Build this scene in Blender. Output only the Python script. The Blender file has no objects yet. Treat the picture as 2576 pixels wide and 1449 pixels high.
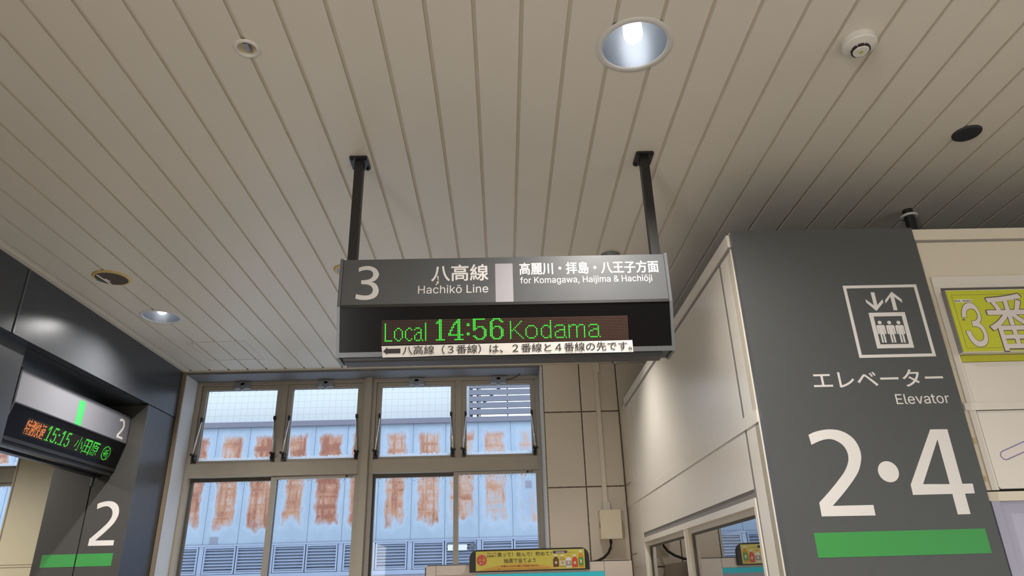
import bpy, bmesh, math, random
from mathutils import Vector, Matrix
from mathutils.bvhtree import BVHTree
from mathutils.geometry import delaunay_2d_cdt

S = bpy.context.scene
COL = S.collection
random.seed(4)

# ------------------------------------------------------------------ camera, world, exposure
CAM = Vector((0.0, 0.0, 1.7))
MR = Vector((0.9996171815, -0.0100324353, -0.0257845033))      # camera right
MD = Vector((-0.0196922269, 0.3966451794, -0.9177607629))      # camera down
MF = Vector((0.0194346744, 0.9179171814, 0.3962957754))        # camera forward
FPX = 1748.07491
cd = bpy.data.cameras.new('camera')
cd.sensor_width = 36.0
cd.lens = FPX * 36.0 / 2576.0
cd.clip_start = 0.05
cam = bpy.data.objects.new('camera', cd)
COL.objects.link(cam)
cam.matrix_world = Matrix(((MR.x, -MD.x, -MF.x, CAM.x), (MR.y, -MD.y, -MF.y, CAM.y),
                           (MR.z, -MD.z, -MF.z, CAM.z), (0, 0, 0, 1)))
S.camera = cam

vs = S.view_settings
vs.view_transform = 'Standard'
vs.look = 'None'
vs.exposure = 0.0
vs.gamma = 1.0
vs.use_curve_mapping = False
S.cycles.use_denoising = True
S.cycles.max_bounces = 10
S.cycles.diffuse_bounces = 5
S.cycles.caustics_reflective = False
S.cycles.caustics_refractive = False
S.cycles.sample_clamp_indirect = 6.0

W = bpy.data.worlds.new('overcast_sky')
S.world = W
W.use_nodes = True
wn = W.node_tree
bg = wn.nodes['Background']
bg.inputs['Color'].default_value = (0.70, 0.84, 1.0, 1)
bg.inputs['Strength'].default_value = 2.6


def spot(name, loc, power, size=118, blend=0.25, col=(1.0, 0.96, 0.91), rad=0.035, rot=(0, 0, 0)):
    d = bpy.data.lights.new(name, 'SPOT')
    d.energy = power
    d.spot_size = math.radians(size)
    d.spot_blend = blend
    d.color = col
    d.shadow_soft_size = rad
    o = bpy.data.objects.new(name, d)
    o.location = loc
    o.rotation_euler = rot
    COL.objects.link(o)
    return o


LAMP_W = 152.0
# the same ceiling lamps carry on behind the camera
for i, (x, y) in enumerate([(0.43, -0.5), (-1.96, -0.5), (2.82, -0.5), (0.43, -2.64), (-1.96, -2.64), (2.82, -2.64),
                            (5.2, -2.64)]):
    spot('ceiling_lamp', (x, y, 3.19), LAMP_W, 150, 0.5, rad=0.09)
spot('passage_fill', (-4.0, 3.3, 2.98), 220, 160, 0.5, rad=0.09)  # unseen lamp added to brighten the passage beyond the opening


def portal(name, loc, rot, sx, sy):
    d = bpy.data.lights.new(name, 'AREA')
    d.shape = 'RECTANGLE'
    d.size, d.size_y = sx, sy
    d.cycles.is_portal = True
    o = bpy.data.objects.new(name, d)
    o.location, o.rotation_euler = loc, rot
    COL.objects.link(o)


portal('entrance_portal', (5.95, -2.6, 1.3), (0, math.radians(90), 0), 2.6, 4.0)
portal('window_portal', (-0.98, 5.24, 2.1), (math.radians(-90), 0, 0), 2.6, 2.2)

d = bpy.data.lights.new('side_fill_light', 'AREA')       # area light added for an unseen source behind left, brightens the booth side
d.shape = 'RECTANGLE'
d.size, d.size_y = 1.7, 2.2
d.energy = 185.0
d.color = (1.0, 0.98, 0.95)
o = bpy.data.objects.new('side_fill_light', d)
o.location = (-2.3, -3.1, 1.65)
o.rotation_euler = (0, math.radians(-90), 0)
COL.objects.link(o)

# ------------------------------------------------------------------ helpers
WL = {}                                      # world location of every object built


def ray(px, py):
    return MR * ((px - 1288.0) / FPX) + MD * ((py - 724.5) / FPX) + MF


class Plane:
    """a flat face of something: origin, two axes in the face, normal towards the viewer"""
    def __init__(s, o, u, v):
        s.o, s.u, s.v = Vector(o), Vector(u).normalized(), Vector(v).normalized()
        s.n = s.u.cross(s.v)

    def uv(s, px, py):
        d = ray(px, py)
        t = (s.o - CAM).dot(s.n) / d.dot(s.n)
        p = CAM + d * t - s.o
        return (p.dot(s.u), p.dot(s.v))

    def pt(s, u, v, d=0.0):
        return s.o + s.u * u + s.v * v + s.n * d

    def box(s, lb, rt):
        a, b = s.uv(*lb), s.uv(*rt)
        return (a[0], a[1], b[0], b[1])


def zoomed(x0, y0, k):
    return lambda x, y: (x0 + x / k, y0 + y / k)


class MB:
    def __init__(s):
        s.bm = bmesh.new()

    def box(s, x0, x1, y0, y1, z0, z1):
        vs_ = [s.bm.verts.new(p) for p in ((x0, y0, z0), (x1, y0, z0), (x1, y1, z0), (x0, y1, z0),
                                           (x0, y0, z1), (x1, y0, z1), (x1, y1, z1), (x0, y1, z1))]
        for f in ((3, 2, 1, 0), (4, 5, 6, 7), (0, 1, 5, 4), (1, 2, 6, 5), (2, 3, 7, 6), (3, 0, 4, 7)):
            s.bm.faces.new([vs_[i] for i in f])
        return s

    def pbox(s, P, u0, u1, v0, v1, d0, d1):
        """box in a plane's own axes"""
        vs_ = [s.bm.verts.new(P.pt(*p)) for p in ((u0, v0, d0), (u1, v0, d0), (u1, v1, d0), (u0, v1, d0),
                                                  (u0, v0, d1), (u1, v0, d1), (u1, v1, d1), (u0, v1, d1))]
        for f in ((3, 2, 1, 0), (4, 5, 6, 7), (0, 1, 5, 4), (1, 2, 6, 5), (2, 3, 7, 6), (3, 0, 4, 7)):
            s.bm.faces.new([vs_[i] for i in f])
        return s

    def prism(s, P, poly, d0, d1):
        a = [s.bm.verts.new(P.pt(u, v, d0)) for u, v in poly]
        b = [s.bm.verts.new(P.pt(u, v, d1)) for u, v in poly]
        n = len(poly)
        area = sum(poly[i][0] * poly[(i + 1) % n][1] - poly[(i + 1) % n][0] * poly[i][1] for i in range(n))
        if area < 0:
            a.reverse(); b.reverse()
        s.bm.faces.new(b)
        s.bm.faces.new(a[::-1])
        for i in range(n):
            j = (i + 1) % n
            s.bm.faces.new((a[i], a[j], b[j], b[i]))
        return s

    def ring(s, P, outer, inner, d0, d1):
        """polygon with a hole, both with the same number of points"""
        n = len(outer)
        L = [[s.bm.verts.new(P.pt(u, v, d)) for u, v in q] for q in (outer, inner) for d in (d0, d1)]
        o0, o1, i0, i1 = L
        for k in range(n):
            j = (k + 1) % n
            s.bm.faces.new((o1[k], o1[j], i1[j], i1[k]))
            s.bm.faces.new((o0[j], o0[k], i0[k], i0[j]))
            s.bm.faces.new((o0[k], o0[j], o1[j], o1[k]))
            s.bm.faces.new((i0[j], i0[k], i1[k], i1[j]))
        return s

    def frame(s, P, u0, u1, v0, v1, t, d0, d1):
        tl, tr, tb, tt = t if isinstance(t, tuple) else (t, t, t, t)
        return s.ring(P, [(u0, v0), (u1, v0), (u1, v1), (u0, v1)],
                      [(u0 + tl, v0 + tb), (u1 - tr, v0 + tb), (u1 - tr, v1 - tt), (u0 + tl, v1 - tt)], d0, d1)

    def lathe(s, c, prof, n=48, axis='Z', close=False):
        """profile of (radius, height) turned about a vertical axis through c"""
        c = Vector(c)
        rows = []
        for r, h in prof:
            if r < 1e-6:
                rows.append([s.bm.verts.new(c + Vector((0, 0, h)))])
            else:
                rows.append([s.bm.verts.new(c + Vector((r * math.cos(2 * math.pi * k / n), r * math.sin(2 * math.pi * k / n), h)))
                             for k in range(n)])
        for a, b in zip(rows, rows[1:]):
            for k in range(n):
                j = (k + 1) % n
                if len(a) == 1 and len(b) == 1:
                    continue
                if len(a) == 1:
                    s.bm.faces.new((a[0], b[j], b[k]))
                elif len(b) == 1:
                    s.bm.faces.new((a[k], a[j], b[0]))
                else:
                    s.bm.faces.new((a[k], a[j], b[j], b[k]))
        return s

    def tube(s, pts, r, n=10):
        pts = [Vector(p) for p in pts]
        rows = []
        for i, p in enumerate(pts):
            t = (pts[min(i + 1, len(pts) - 1)] - pts[max(i - 1, 0)]).normalized()
            a = t.cross(Vector((0, 0, 1)) if abs(t.z) < 0.9 else Vector((1, 0, 0))).normalized()
            b = t.cross(a)
            rows.append([s.bm.verts.new(p + (a * math.cos(2 * math.pi * k / n) + b * math.sin(2 * math.pi * k / n)) * r)
                         for k in range(n)])
        for x, y in zip(rows, rows[1:]):
            for k in range(n):
                s.bm.faces.new((x[k], x[(k + 1) % n], y[(k + 1) % n], y[k]))
        s.bm.faces.new(rows[0][::-1])
        s.bm.faces.new(rows[-1])
        return s

    def build(s, name, mat, parent=None, bevel=0.0, smooth=False, origin=None):
        bm = s.bm
        if bevel:
            bmesh.ops.bevel(bm, geom=[e for e in bm.edges if len(e.link_faces) == 2 and e.calc_face_angle(0) > 0.6],
                            offset=bevel, segments=2, affect='EDGES', clamp_overlap=True)
        bmesh.ops.recalc_face_normals(bm, faces=bm.faces)
        me = bpy.data.meshes.new(name)
        lo = Vector([min(v.co[i] for v in bm.verts) for i in range(3)])
        hi = Vector([max(v.co[i] for v in bm.verts) for i in range(3)])
        if origin is None:
            origin = Vector(((lo.x + hi.x) / 2, (lo.y + hi.y) / 2, lo.z))
        bmesh.ops.translate(bm, verts=bm.verts, vec=-origin)
        bm.to_mesh(me)
        bm.free()
        if smooth:
            for p in me.polygons:
                p.use_smooth = True
        o = bpy.data.objects.new(name, me)
        COL.objects.link(o)
        for m in (mat if isinstance(mat, (list, tuple)) else [mat]):
            me.materials.append(m)
        o.location = origin
        WL[o] = origin.copy()
        if parent:
            o.parent = parent
            o.location = origin - WL[parent]
        return o


def tag(o, label, cat, group=None, kind=None):
    o['label'] = label
    o['category'] = cat
    if group:
        o['group'] = group
    if kind:
        o['kind'] = kind
    return o


def thing(name, loc, label, cat, group=None, kind=None):
    o = bpy.data.objects.new(name, None)
    o.empty_display_size = 0.05
    COL.objects.link(o)
    o.location = loc
    WL[o] = Vector(loc)
    return tag(o, label, cat, group, kind)


def struct(o, label, cat):
    return tag(o, label, cat, kind='structure')


# ------------------------------------------------------------------ materials
def newmat(name):
    m = bpy.data.materials.new(name)
    m.use_nodes = True
    return m, m.node_tree, m.node_tree.nodes['Principled BSDF']


def N(t, kind, **kw):
    n = t.nodes.new(kind)
    for k, v in kw.items():
        setattr(n, k, v)
    return n


def math_(t, op, a, b=None, c=None, clamp=False):
    n = N(t, 'ShaderNodeMath', operation=op)
    n.use_clamp = clamp
    for i, x in enumerate((a, b, c)):
        if x is None:
            continue
        if isinstance(x, (int, float)):
            n.inputs[i].default_value = x
        else:
            t.links.new(x, n.inputs[i])
    return n.outputs[0]


def mixc(t, fac, a, b):
    n = N(t, 'ShaderNodeMix', data_type='RGBA')
    for i, x in ((0, fac), (6, a), (7, b)):
        if isinstance(x, (int, float)):
            n.inputs[i].default_value = x
        elif isinstance(x, tuple):
            n.inputs[i].default_value = (*x, 1) if len(x) == 3 else x
        else:
            t.links.new(x, n.inputs[i])
    return n.outputs[2]


def srgb(r, g, b):
    f = lambda c: (c / 255 / 12.92) if c <= 10.3 else ((c / 255 + 0.055) / 1.055) ** 2.4
    return (f(r), f(g), f(b))


def paint(name, col, rough=0.5, metal=0.0, spec=0.5, var=0.06, scale=6.0, coat=0.0, bump=0.0):
    """plain finish with a faint mottling"""
    m, t, b = newmat(name)
    tc = N(t, 'ShaderNodeNewGeometry')
    nz = N(t, 'ShaderNodeTexNoise')
    nz.inputs['Scale'].default_value = scale
    nz.inputs['Detail'].default_value = 4
    t.links.new(tc.outputs['Position'], nz.inputs['Vector'])
    c = mixc(t, nz.outputs['Fac'], tuple(x * (1 - var) for x in col), tuple(min(1, x * (1 + var)) for x in col))
    t.links.new(c, b.inputs['Base Color'])
    b.inputs['Roughness'].default_value = rough
    b.inputs['Metallic'].default_value = metal
    b.inputs['Specular IOR Level'].default_value = spec
    b.inputs['Coat Weight'].default_value = coat
    b.inputs['Coat Roughness'].default_value = 0.15
    if bump:
        n2 = N(t, 'ShaderNodeTexNoise')
        n2.inputs['Scale'].default_value = 900
        t.links.new(tc.outputs['Position'], n2.inputs['Vector'])
        bp = N(t, 'ShaderNodeBump')
        bp.inputs['Strength'].default_value = bump
        bp.inputs['Distance'].default_value = 0.001
        t.links.new(n2.outputs['Fac'], bp.inputs['Height'])
        t.links.new(bp.outputs[0], b.inputs['Normal'])
    return m


def glow(name, col, strength):
    m, t, b = newmat(name)
    b.inputs['Base Color'].default_value = (0.02, 0.02, 0.02, 1)
    b.inputs['Emission Color'].default_value = (*col, 1)
    b.inputs['Emission Strength'].default_value = strength
    return m


M = {}
M['ceiling'] = paint('ceiling_paint', (0.66, 0.615, 0.53), 0.45, var=0.03, scale=2)
M['dark_gap'] = paint('dark_gap', (0.01, 0.009, 0.008), 0.9, var=0.02)
M['groove'] = paint('ceiling_groove', (0.59, 0.54, 0.45), 0.6, var=0.08)
M['trim'] = paint('ceiling_trim', (0.62, 0.57, 0.48), 0.4, var=0.03)
M['dark_clad'] = paint('dark_cladding', (0.066, 0.071, 0.079), 0.25, metal=0.35, var=0.05, scale=14, bump=0.12)
M['jamb'] = paint('jamb_cladding', (0.085, 0.083, 0.080), 0.30, metal=0.3, var=0.06, scale=14, bump=0.12)
M['soffit'] = paint('soffit_black', (0.015, 0.015, 0.016), 0.6)
M['sign_grey'] = paint('sign_grey', (0.080, 0.082, 0.085), 0.36, var=0.05, scale=10, bump=0.05)
M['elev_grey'] = paint('elevator_sign_grey', (0.064, 0.068, 0.068), 0.5, var=0.05, scale=30, bump=0.25)
M['sign_light'] = paint('sign_light_grey', (0.135, 0.135, 0.15), 0.4, var=0.03)
M['frame_grey'] = paint('sign_frame', (0.05, 0.052, 0.055), 0.4, metal=0.3)
M['frame_light'] = paint('sign_side', (0.13, 0.137, 0.145), 0.35, metal=0.4)
M['black_acrylic'] = paint('black_acrylic', (0.003, 0.0028, 0.0034), 0.2, spec=0.16, var=0.02)
M['black_metal'] = paint('black_metal', (0.012, 0.011, 0.011), 0.42, var=0.1)
M['letter'] = paint('white_letter', (0.64, 0.61, 0.585), 0.4, var=0.01)
M['grey_strip'] = paint('grey_strip', (0.33, 0.31, 0.325), 0.4, var=0.02)
M['green'] = paint('green_band', (0.036, 0.25, 0.052), 0.45, var=0.04)
M['green_light'] = paint('green_band_light', (0.035, 0.26, 0.07), 0.45, var=0.04)
M['led_board'] = paint('led_board', (0.008, 0.005, 0.004), 0.5, spec=0.2)
M['led_off'] = paint('led_off', (0.13, 0.065, 0.045), 0.3, spec=0.2)
M['led_green'] = glow('led_green', (0.05, 1.0, 0.035), 1.15)
M['led_orange'] = glow('led_orange', (1.0, 0.26, 0.04), 1.2)
M['paper'] = paint('paper', (0.72, 0.68, 0.63), 0.35, var=0.03)
M['ink'] = paint('ink', (0.02, 0.012, 0.012), 0.5)
M['cream'] = paint('cream_panel', (0.76, 0.705, 0.62), 0.24, var=0.025, scale=3)
M['cream_matt'] = paint('cream_front', (0.62, 0.555, 0.44), 0.4, var=0.03, scale=3)
M['joint_grey'] = paint('joint_grey', (0.23, 0.21, 0.19), 0.5)
M['white_panel'] = paint('white_panel', (0.66, 0.615, 0.55), 0.35, var=0.02)
M['alu'] = paint('aluminium_beige', (0.41, 0.37, 0.31), 0.38, metal=0.25, var=0.06, scale=20)
M['alu_dark'] = paint('aluminium_dark', (0.10, 0.085, 0.065), 0.5, metal=0.2)
M['reveal'] = paint('reveal_white', (0.60, 0.60, 0.60), 0.5, var=0.04)
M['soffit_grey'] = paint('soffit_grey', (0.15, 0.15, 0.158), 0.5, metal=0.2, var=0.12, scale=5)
M['passage_tile'] = paint('passage_tile', (0.56, 0.50, 0.34), 0.45, var=0.05, scale=3)
M['casing'] = paint('casing_beige', (0.24, 0.185, 0.125), 0.5, var=0.1)
M['chrome'] = paint('chrome', (0.75, 0.75, 0.78), 0.2, metal=1.0)
M['latch'] = paint('latch_steel', (0.32, 0.35, 0.39), 0.4, metal=0.5, var=0.35, scale=120)
M['ivory'] = paint('ivory_plastic', (0.68, 0.61, 0.45), 0.4, var=0.03)
M['duct'] = paint('duct_plastic', (0.74, 0.68, 0.57), 0.45, var=0.05)
M['vend'] = paint('vending_body', (0.66, 0.58, 0.51), 0.35, var=0.02)
M['yellow_print'] = paint('yellow_print', (0.62, 0.54, 0.085), 0.35, var=0.10, scale=5)
M['yellow_sign'] = paint('yellow_green_sign', (0.50, 0.52, 0.025), 0.4, var=0.04)
M['olive'] = paint('olive_band', (0.46, 0.44, 0.02), 0.4, var=0.05)
M['outline'] = paint('glyph_outline', (0.10, 0.075, 0.075), 0.5)
M['purple'] = paint('purple_print', (0.20, 0.17, 0.33), 0.5)
M['glyph_fill'] = paint('glyph_fill', (0.66, 0.60, 0.56), 0.4, var=0.01)
M['tape'] = paint('old_tape', (0.52, 0.40, 0.22), 0.5)
M['cyan'] = glow('cyan_light', (0.02, 0.55, 0.60), 0.6)
M['bulb'] = glow('lamp_bulb', (1.0, 0.98, 0.95), 4.5)
M['reflector'] = paint('reflector', (0.30, 0.34, 0.40), 0.34, metal=0.6, var=0.01)
M['lamp_ring'] = paint('lamp_ring', (0.60, 0.58, 0.55), 0.4, var=0.01)
M['speaker_brown'] = paint('speaker_mesh_brown', (0.075, 0.055, 0.04), 0.8, var=0.25, scale=300)
M['speaker_black'] = paint('speaker_mesh_black', (0.022, 0.022, 0.028), 0.7, var=0.25, scale=300)
M['speaker_rim'] = paint('speaker_rim_yellowed', (0.58, 0.42, 0.16), 0.5, var=0.25, scale=12)
M['rim_white'] = paint('rim_white', (0.66, 0.63, 0.58), 0.45)
M['dome_grey'] = paint('dome_grey', (0.17, 0.165, 0.17), 0.4)
M['teal'] = paint('teal_sticker', (0.02, 0.20, 0.19), 0.5)
M['red'] = paint('red_print', (0.60, 0.045, 0.03), 0.45)
M['tile_white'] = None
M['lavender_glass'] = paint('frosted_film', (0.38, 0.37, 0.47), 0.3, var=0.06, scale=2)
M['white_print'] = paint('white_print', (0.8, 0.78, 0.74), 0.5)
M['orange_print'] = paint('orange_print', (0.66, 0.36, 0.06), 0.45, var=0.08)
M['drink_brown'] = paint('drink_brown', (0.13, 0.05, 0.02), 0.4)
M['drink_gold'] = paint('drink_gold', (0.50, 0.34, 0.06), 0.4)
M['drink_red'] = paint('drink_red', (0.62, 0.08, 0.03), 0.4)
M['drink_amber'] = paint('drink_amber', (0.62, 0.30, 0.03), 0.4)
M['label_green'] = paint('label_green', (0.10, 0.30, 0.06), 0.4)
M['orange_cap'] = paint('orange_cap', (0.72, 0.28, 0.02), 0.4)
M['booth_dark'] = paint('booth_inside', (0.05, 0.047, 0.042), 0.8)
M['floor'] = paint('floor_tile', (0.40, 0.36, 0.31), 0.5, var=0.08, scale=4)
M['wall_plain'] = paint('wall_plain', (0.55, 0.49, 0.40), 0.55, var=0.04)
M['rail_blue'] = paint('outdoor_rail', (0.155, 0.148, 0.18), 0.45, metal=0.2, var=0.05)
M['slat_grey'] = paint('fence_slat', (0.15, 0.15, 0.18), 0.5, var=0.06)
M['louvre'] = paint('louvre_metal', (0.31, 0.36, 0.47), 0.4, metal=0.2, var=0.06)
M['louvre_back'] = paint('louvre_back', (0.24, 0.27, 0.33), 0.8)
M['wood'] = paint('timber_post', (0.45, 0.33, 0.22), 0.7)
M['beam'] = paint('steel_beam', (0.10, 0.11, 0.14), 0.6)
M['plate_white'] = paint('plate_white', (0.62, 0.64, 0.66), 0.5, var=0.2, scale=30)
M['patch_grey'] = paint('patch_grey', (0.22, 0.22, 0.27), 0.6)
M['purple_lid'] = paint('purple_lozenge', (0.06, 0.035, 0.12), 0.45)


def glass_mat(name, refl=0.06, tint=(0.97, 0.98, 1.0), dirt=True):
    m, t, b = newmat(name)
    out = t.nodes['Material Output']
    t.nodes.remove(b)
    tr = N(t, 'ShaderNodeBsdfTransparent')
    tr.inputs['Color'].default_value = (*tint, 1)
    gl = N(t, 'ShaderNodeBsdfGlossy')
    gl.inputs['Roughness'].default_value = 0.01
    fr = N(t, 'ShaderNodeLayerWeight')
    fr.inputs['Blend'].default_value = 0.25
    f = math_(t, 'ADD', math_(t, 'MULTIPLY', fr.outputs['Fresnel'], 0.4), refl, clamp=True)
    mx = N(t, 'ShaderNodeMixShader')
    t.links.new(f, mx.inputs[0])
    t.links.new(tr.outputs[0], mx.inputs[1])
    t.links.new(gl.outputs[0], mx.inputs[2])
    res = mx.outputs[0]
    if dirt:
        tc = N(t, 'ShaderNodeTexCoord')
        sp = N(t, 'ShaderNodeSeparateXYZ')
        t.links.new(tc.outputs['Generated'], sp.inputs[0])
        nz = N(t, 'ShaderNodeTexNoise')
        nz.inputs['Scale'].default_value = 60
        nz.inputs['Detail'].default_value = 5
        t.links.new(tc.outputs['Object'], nz.inputs['Vector'])
        low = math_(t, 'SUBTRACT', math_(t, 'MULTIPLY', nz.outputs['Fac'], 0.10), math_(t, 'MULTIPLY', sp.outputs[2], 1.0))
        low = math_(t, 'MULTIPLY', low, 60, clamp=True)
        nz2 = N(t, 'ShaderNodeTexNoise')
        nz2.inputs['Scale'].default_value = 130
        nz2.inputs['Detail'].default_value = 6
        t.links.new(tc.outputs['Object'], nz2.inputs['Vector'])
        hi = math_(t, 'MULTIPLY', math_(t, 'SUBTRACT', sp.outputs[2], 0.93), 2.2)
        hi = math_(t, 'MULTIPLY', math_(t, 'SUBTRACT', math_(t, 'ADD', nz2.outputs['Fac'], hi), 0.72), 12, clamp=True)
        hi = math_(t, 'MULTIPLY', hi, math_(t, 'GREATER_THAN', sp.outputs[2], 0.9))
        dw = N(t, 'ShaderNodeBsdfTranslucent')
        dw.inputs['Color'].default_value = (0.85, 0.88, 0.92, 1)
        db = N(t, 'ShaderNodeBsdfDiffuse')
        db.inputs['Color'].default_value = (0.16, 0.12, 0.09, 1)
        m2 = N(t, 'ShaderNodeMixShader')
        t.links.new(math_(t, 'MULTIPLY', low, 0.7), m2.inputs[0])
        t.links.new(res, m2.inputs[1])
        t.links.new(dw.outputs[0], m2.inputs[2])
        m3 = N(t, 'ShaderNodeMixShader')
        t.links.new(math_(t, 'MULTIPLY', hi, 0.7), m3.inputs[0])
        t.links.new(m2.outputs[0], m3.inputs[1])
        t.links.new(db.outputs[0], m3.inputs[2])
        res = m3.outputs[0]
    t.links.new(res, out.inputs['Surface'])
    return m


M['glass'] = glass_mat('window_glass', 0.0)
M['booth_glass'] = glass_mat('booth_glass', 0.62, (0.55, 0.55, 0.52), dirt=False)


def tile_wall_mat():
    m, t, b = newmat('wall_tile')
    g = N(t, 'ShaderNodeNewGeometry')
    sp = N(t, 'ShaderNodeSeparateXYZ')
    t.links.new(g.outputs['Position'], sp.inputs[0])
    nz = N(t, 'ShaderNodeTexNoise')
    nz.inputs['Scale'].default_value = 90
    nz.inputs['Detail'].default_value = 5
    t.links.new(g.outputs['Position'], nz.inputs['Vector'])
    wob = math_(t, 'MULTIPLY', math_(t, 'SUBTRACT', nz.outputs['Fac'], 0.5), 0.006)

    def joint(c, off, per):
        x = math_(t, 'ADD', math_(t, 'SUBTRACT', c, off), wob)
        x = math_(t, 'ABSOLUTE', math_(t, 'SUBTRACT', math_(t, 'MODULO', math_(t, 'ADD', x, per * 60.5), per), per / 2))
        return math_(t, 'MULTIPLY', math_(t, 'SUBTRACT', 0.0048, x), 900, clamp=True)
    j = math_(t, 'MAXIMUM', joint(sp.outputs[0], 0.3065, 0.2675), joint(sp.outputs[2], 2.323, 0.52))
    n2 = N(t, 'ShaderNodeTexNoise')
    n2.inputs['Scale'].default_value = 3
    n2.inputs['Detail'].default_value = 6
    t.links.new(g.outputs['Position'], n2.inputs['Vector'])
    base = mixc(t, n2.outputs['Fac'], (0.64, 0.575, 0.48), (0.72, 0.65, 0.55))
    jc = mixc(t, nz.outputs['Fac'], (0.035, 0.022, 0.014), (0.16, 0.11, 0.07))
    t.links.new(mixc(t, j, base, jc), b.inputs['Base Color'])
    b.inputs['Roughness'].default_value = 0.38
    bp = N(t, 'ShaderNodeBump')
    bp.inputs['Distance'].default_value = 0.004
    bp.inputs['Strength'].default_value = 0.6
    t.links.new(math_(t, 'SUBTRACT', 1.0, j), bp.inputs['Height'])
    t.links.new(bp.outputs[0], b.inputs['Normal'])
    return m


M['tile'] = tile_wall_mat()


def out_tile_mat():
    m, t, b = newmat('outdoor_tile')
    g = N(t, 'ShaderNodeNewGeometry')
    sp = N(t, 'ShaderNodeSeparateXYZ')
    t.links.new(g.outputs['Position'], sp.inputs[0])

    def joint(c, per):
        x = math_(t, 'ABSOLUTE', math_(t, 'SUBTRACT', math_(t, 'MODULO', math_(t, 'ADD', c, per * 100), per), per / 2))
        return math_(t, 'MULTIPLY', math_(t, 'SUBTRACT', 0.004, x), 500, clamp=True)
    j = math_(t, 'MAXIMUM', joint(sp.outputs[0], 0.0795), joint(sp.outputs[2], 0.0833))
    t.links.new(mixc(t, j, (0.56, 0.57, 0.56), (0.46, 0.45, 0.42)), b.inputs['Base Color'])
    b.inputs['Roughness'].default_value = 0.35
    return m


M['tile_white'] = out_tile_mat()


def rust_mat():
    """pale blue-grey sheet; the object colour carries: r amount of rust, g seed, b patch width"""
    m, t, b = newmat('rusted_sheet')
    tc = N(t, 'ShaderNodeTexCoord')
    oi = N(t, 'ShaderNodeObjectInfo')
    oc = N(t, 'ShaderNodeSeparateColor')
    t.links.new(oi.outputs['Color'], oc.inputs[0])
    sp = N(t, 'ShaderNodeSeparateXYZ')
    t.links.new(tc.outputs['Object'], sp.inputs[0])
    off = N(t, 'ShaderNodeCombineXYZ')
    t.links.new(math_(t, 'MULTIPLY', oc.outputs[1], 37.0), off.inputs[0])
    t.links.new(math_(t, 'MULTIPLY', oc.outputs[1], 11.0), off.inputs[2])
    va = N(t, 'ShaderNodeVectorMath', operation='ADD')
    t.links.new(tc.outputs['Object'], va.inputs[0])
    t.links.new(off.outputs[0], va.inputs[1])

    def noise(scale, sx, sz, det=4):
        mp = N(t, 'ShaderNodeMapping')
        mp.inputs['Scale'].default_value = (sx, 1, sz)
        t.links.new(va.outputs[0], mp.inputs['Vector'])
        n = N(t, 'ShaderNodeTexNoise')
        n.inputs['Scale'].default_value = scale
        n.inputs['Detail'].default_value = det
        t.links.new(mp.outputs[0], n.inputs['Vector'])
        return n.outputs['Fac']
    blot = noise(3.2, 1.6, 1.0, 3)
    cross = math_(t, 'MAXIMUM', noise(9.0, 3.0, 0.10, 2), noise(9.0, 0.10, 1.6, 2))
    fine = noise(70, 1.0, 0.35, 5)
    edge = math_(t, 'MULTIPLY', math_(t, 'SUBTRACT', noise(16, 1, 0.5, 6), 0.5), 0.12)
    # patch: distance inside a tall rounded rectangle about the sheet's middle
    ux = math_(t, 'SUBTRACT', math_(t, 'MULTIPLY', oc.outputs[2], 0.2), math_(t, 'ABSOLUTE', math_(t, 'ADD', sp.outputs[0], edge)))
    top = math_(t, 'SUBTRACT', 1.27, math_(t, 'ADD', sp.outputs[2], edge))
    bot = math_(t, 'SUBTRACT', math_(t, 'ADD', sp.outputs[2], math_(t, 'MULTIPLY', blot, 0.5)), 0.43)
    ins = math_(t, 'MINIMUM', ux, math_(t, 'MINIMUM', math_(t, 'MULTIPLY', top, 0.6), math_(t, 'MULTIPLY', bot, 0.5)))
    mask = math_(t, 'MULTIPLY', ins, 24, clamp=True)
    amt = math_(t, 'ADD', math_(t, 'MULTIPLY', blot, 0.9), math_(t, 'MULTIPLY', cross, 1.1))
    amt = math_(t, 'ADD', amt, math_(t, 'MULTIPLY', fine, 0.55))
    amt = math_(t, 'ADD', math_(t, 'SUBTRACT', amt, 1.68), oc.outputs[0])
    rust = math_(t, 'MULTIPLY', math_(t, 'MULTIPLY', amt, 2.4, clamp=True), mask)
    deep = math_(t, 'MULTIPLY', math_(t, 'SUBTRACT', amt, 0.24), 2.4, clamp=True)
    deep = math_(t, 'MULTIPLY', deep, mask)
    base = mixc(t, noise(6, 1, 0.4, 5), (0.245, 0.305, 0.385), (0.335, 0.40, 0.475))
    halo = math_(t, 'MULTIPLY', math_(t, 'SUBTRACT', 1.0, math_(t, 'ABSOLUTE', math_(t, 'MULTIPLY', ins, 25)), clamp=True), 0.16)
    base = mixc(t, halo, base, (0.55, 0.63, 0.72))
    tan = mixc(t, fine, (0.46, 0.22, 0.11), (0.56, 0.36, 0.24))
    c = mixc(t, rust, base, tan)
    c = mixc(t, math_(t, 'MULTIPLY', deep, 0.85), c, (0.22, 0.058, 0.034))
    t.links.new(c, b.inputs['Base Color'])
    b.inputs['Roughness'].default_value = 0.55
    return m


M['rust'] = rust_mat()

# ------------------------------------------------------------------ lettering
VU = (0, 0, 1)


try:
    SANS = bpy.data.fonts.load(bpy.utils.system_resource('DATAFILES', path='fonts') + '/Inter.woff2')
except Exception:
    SANS = None


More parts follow.
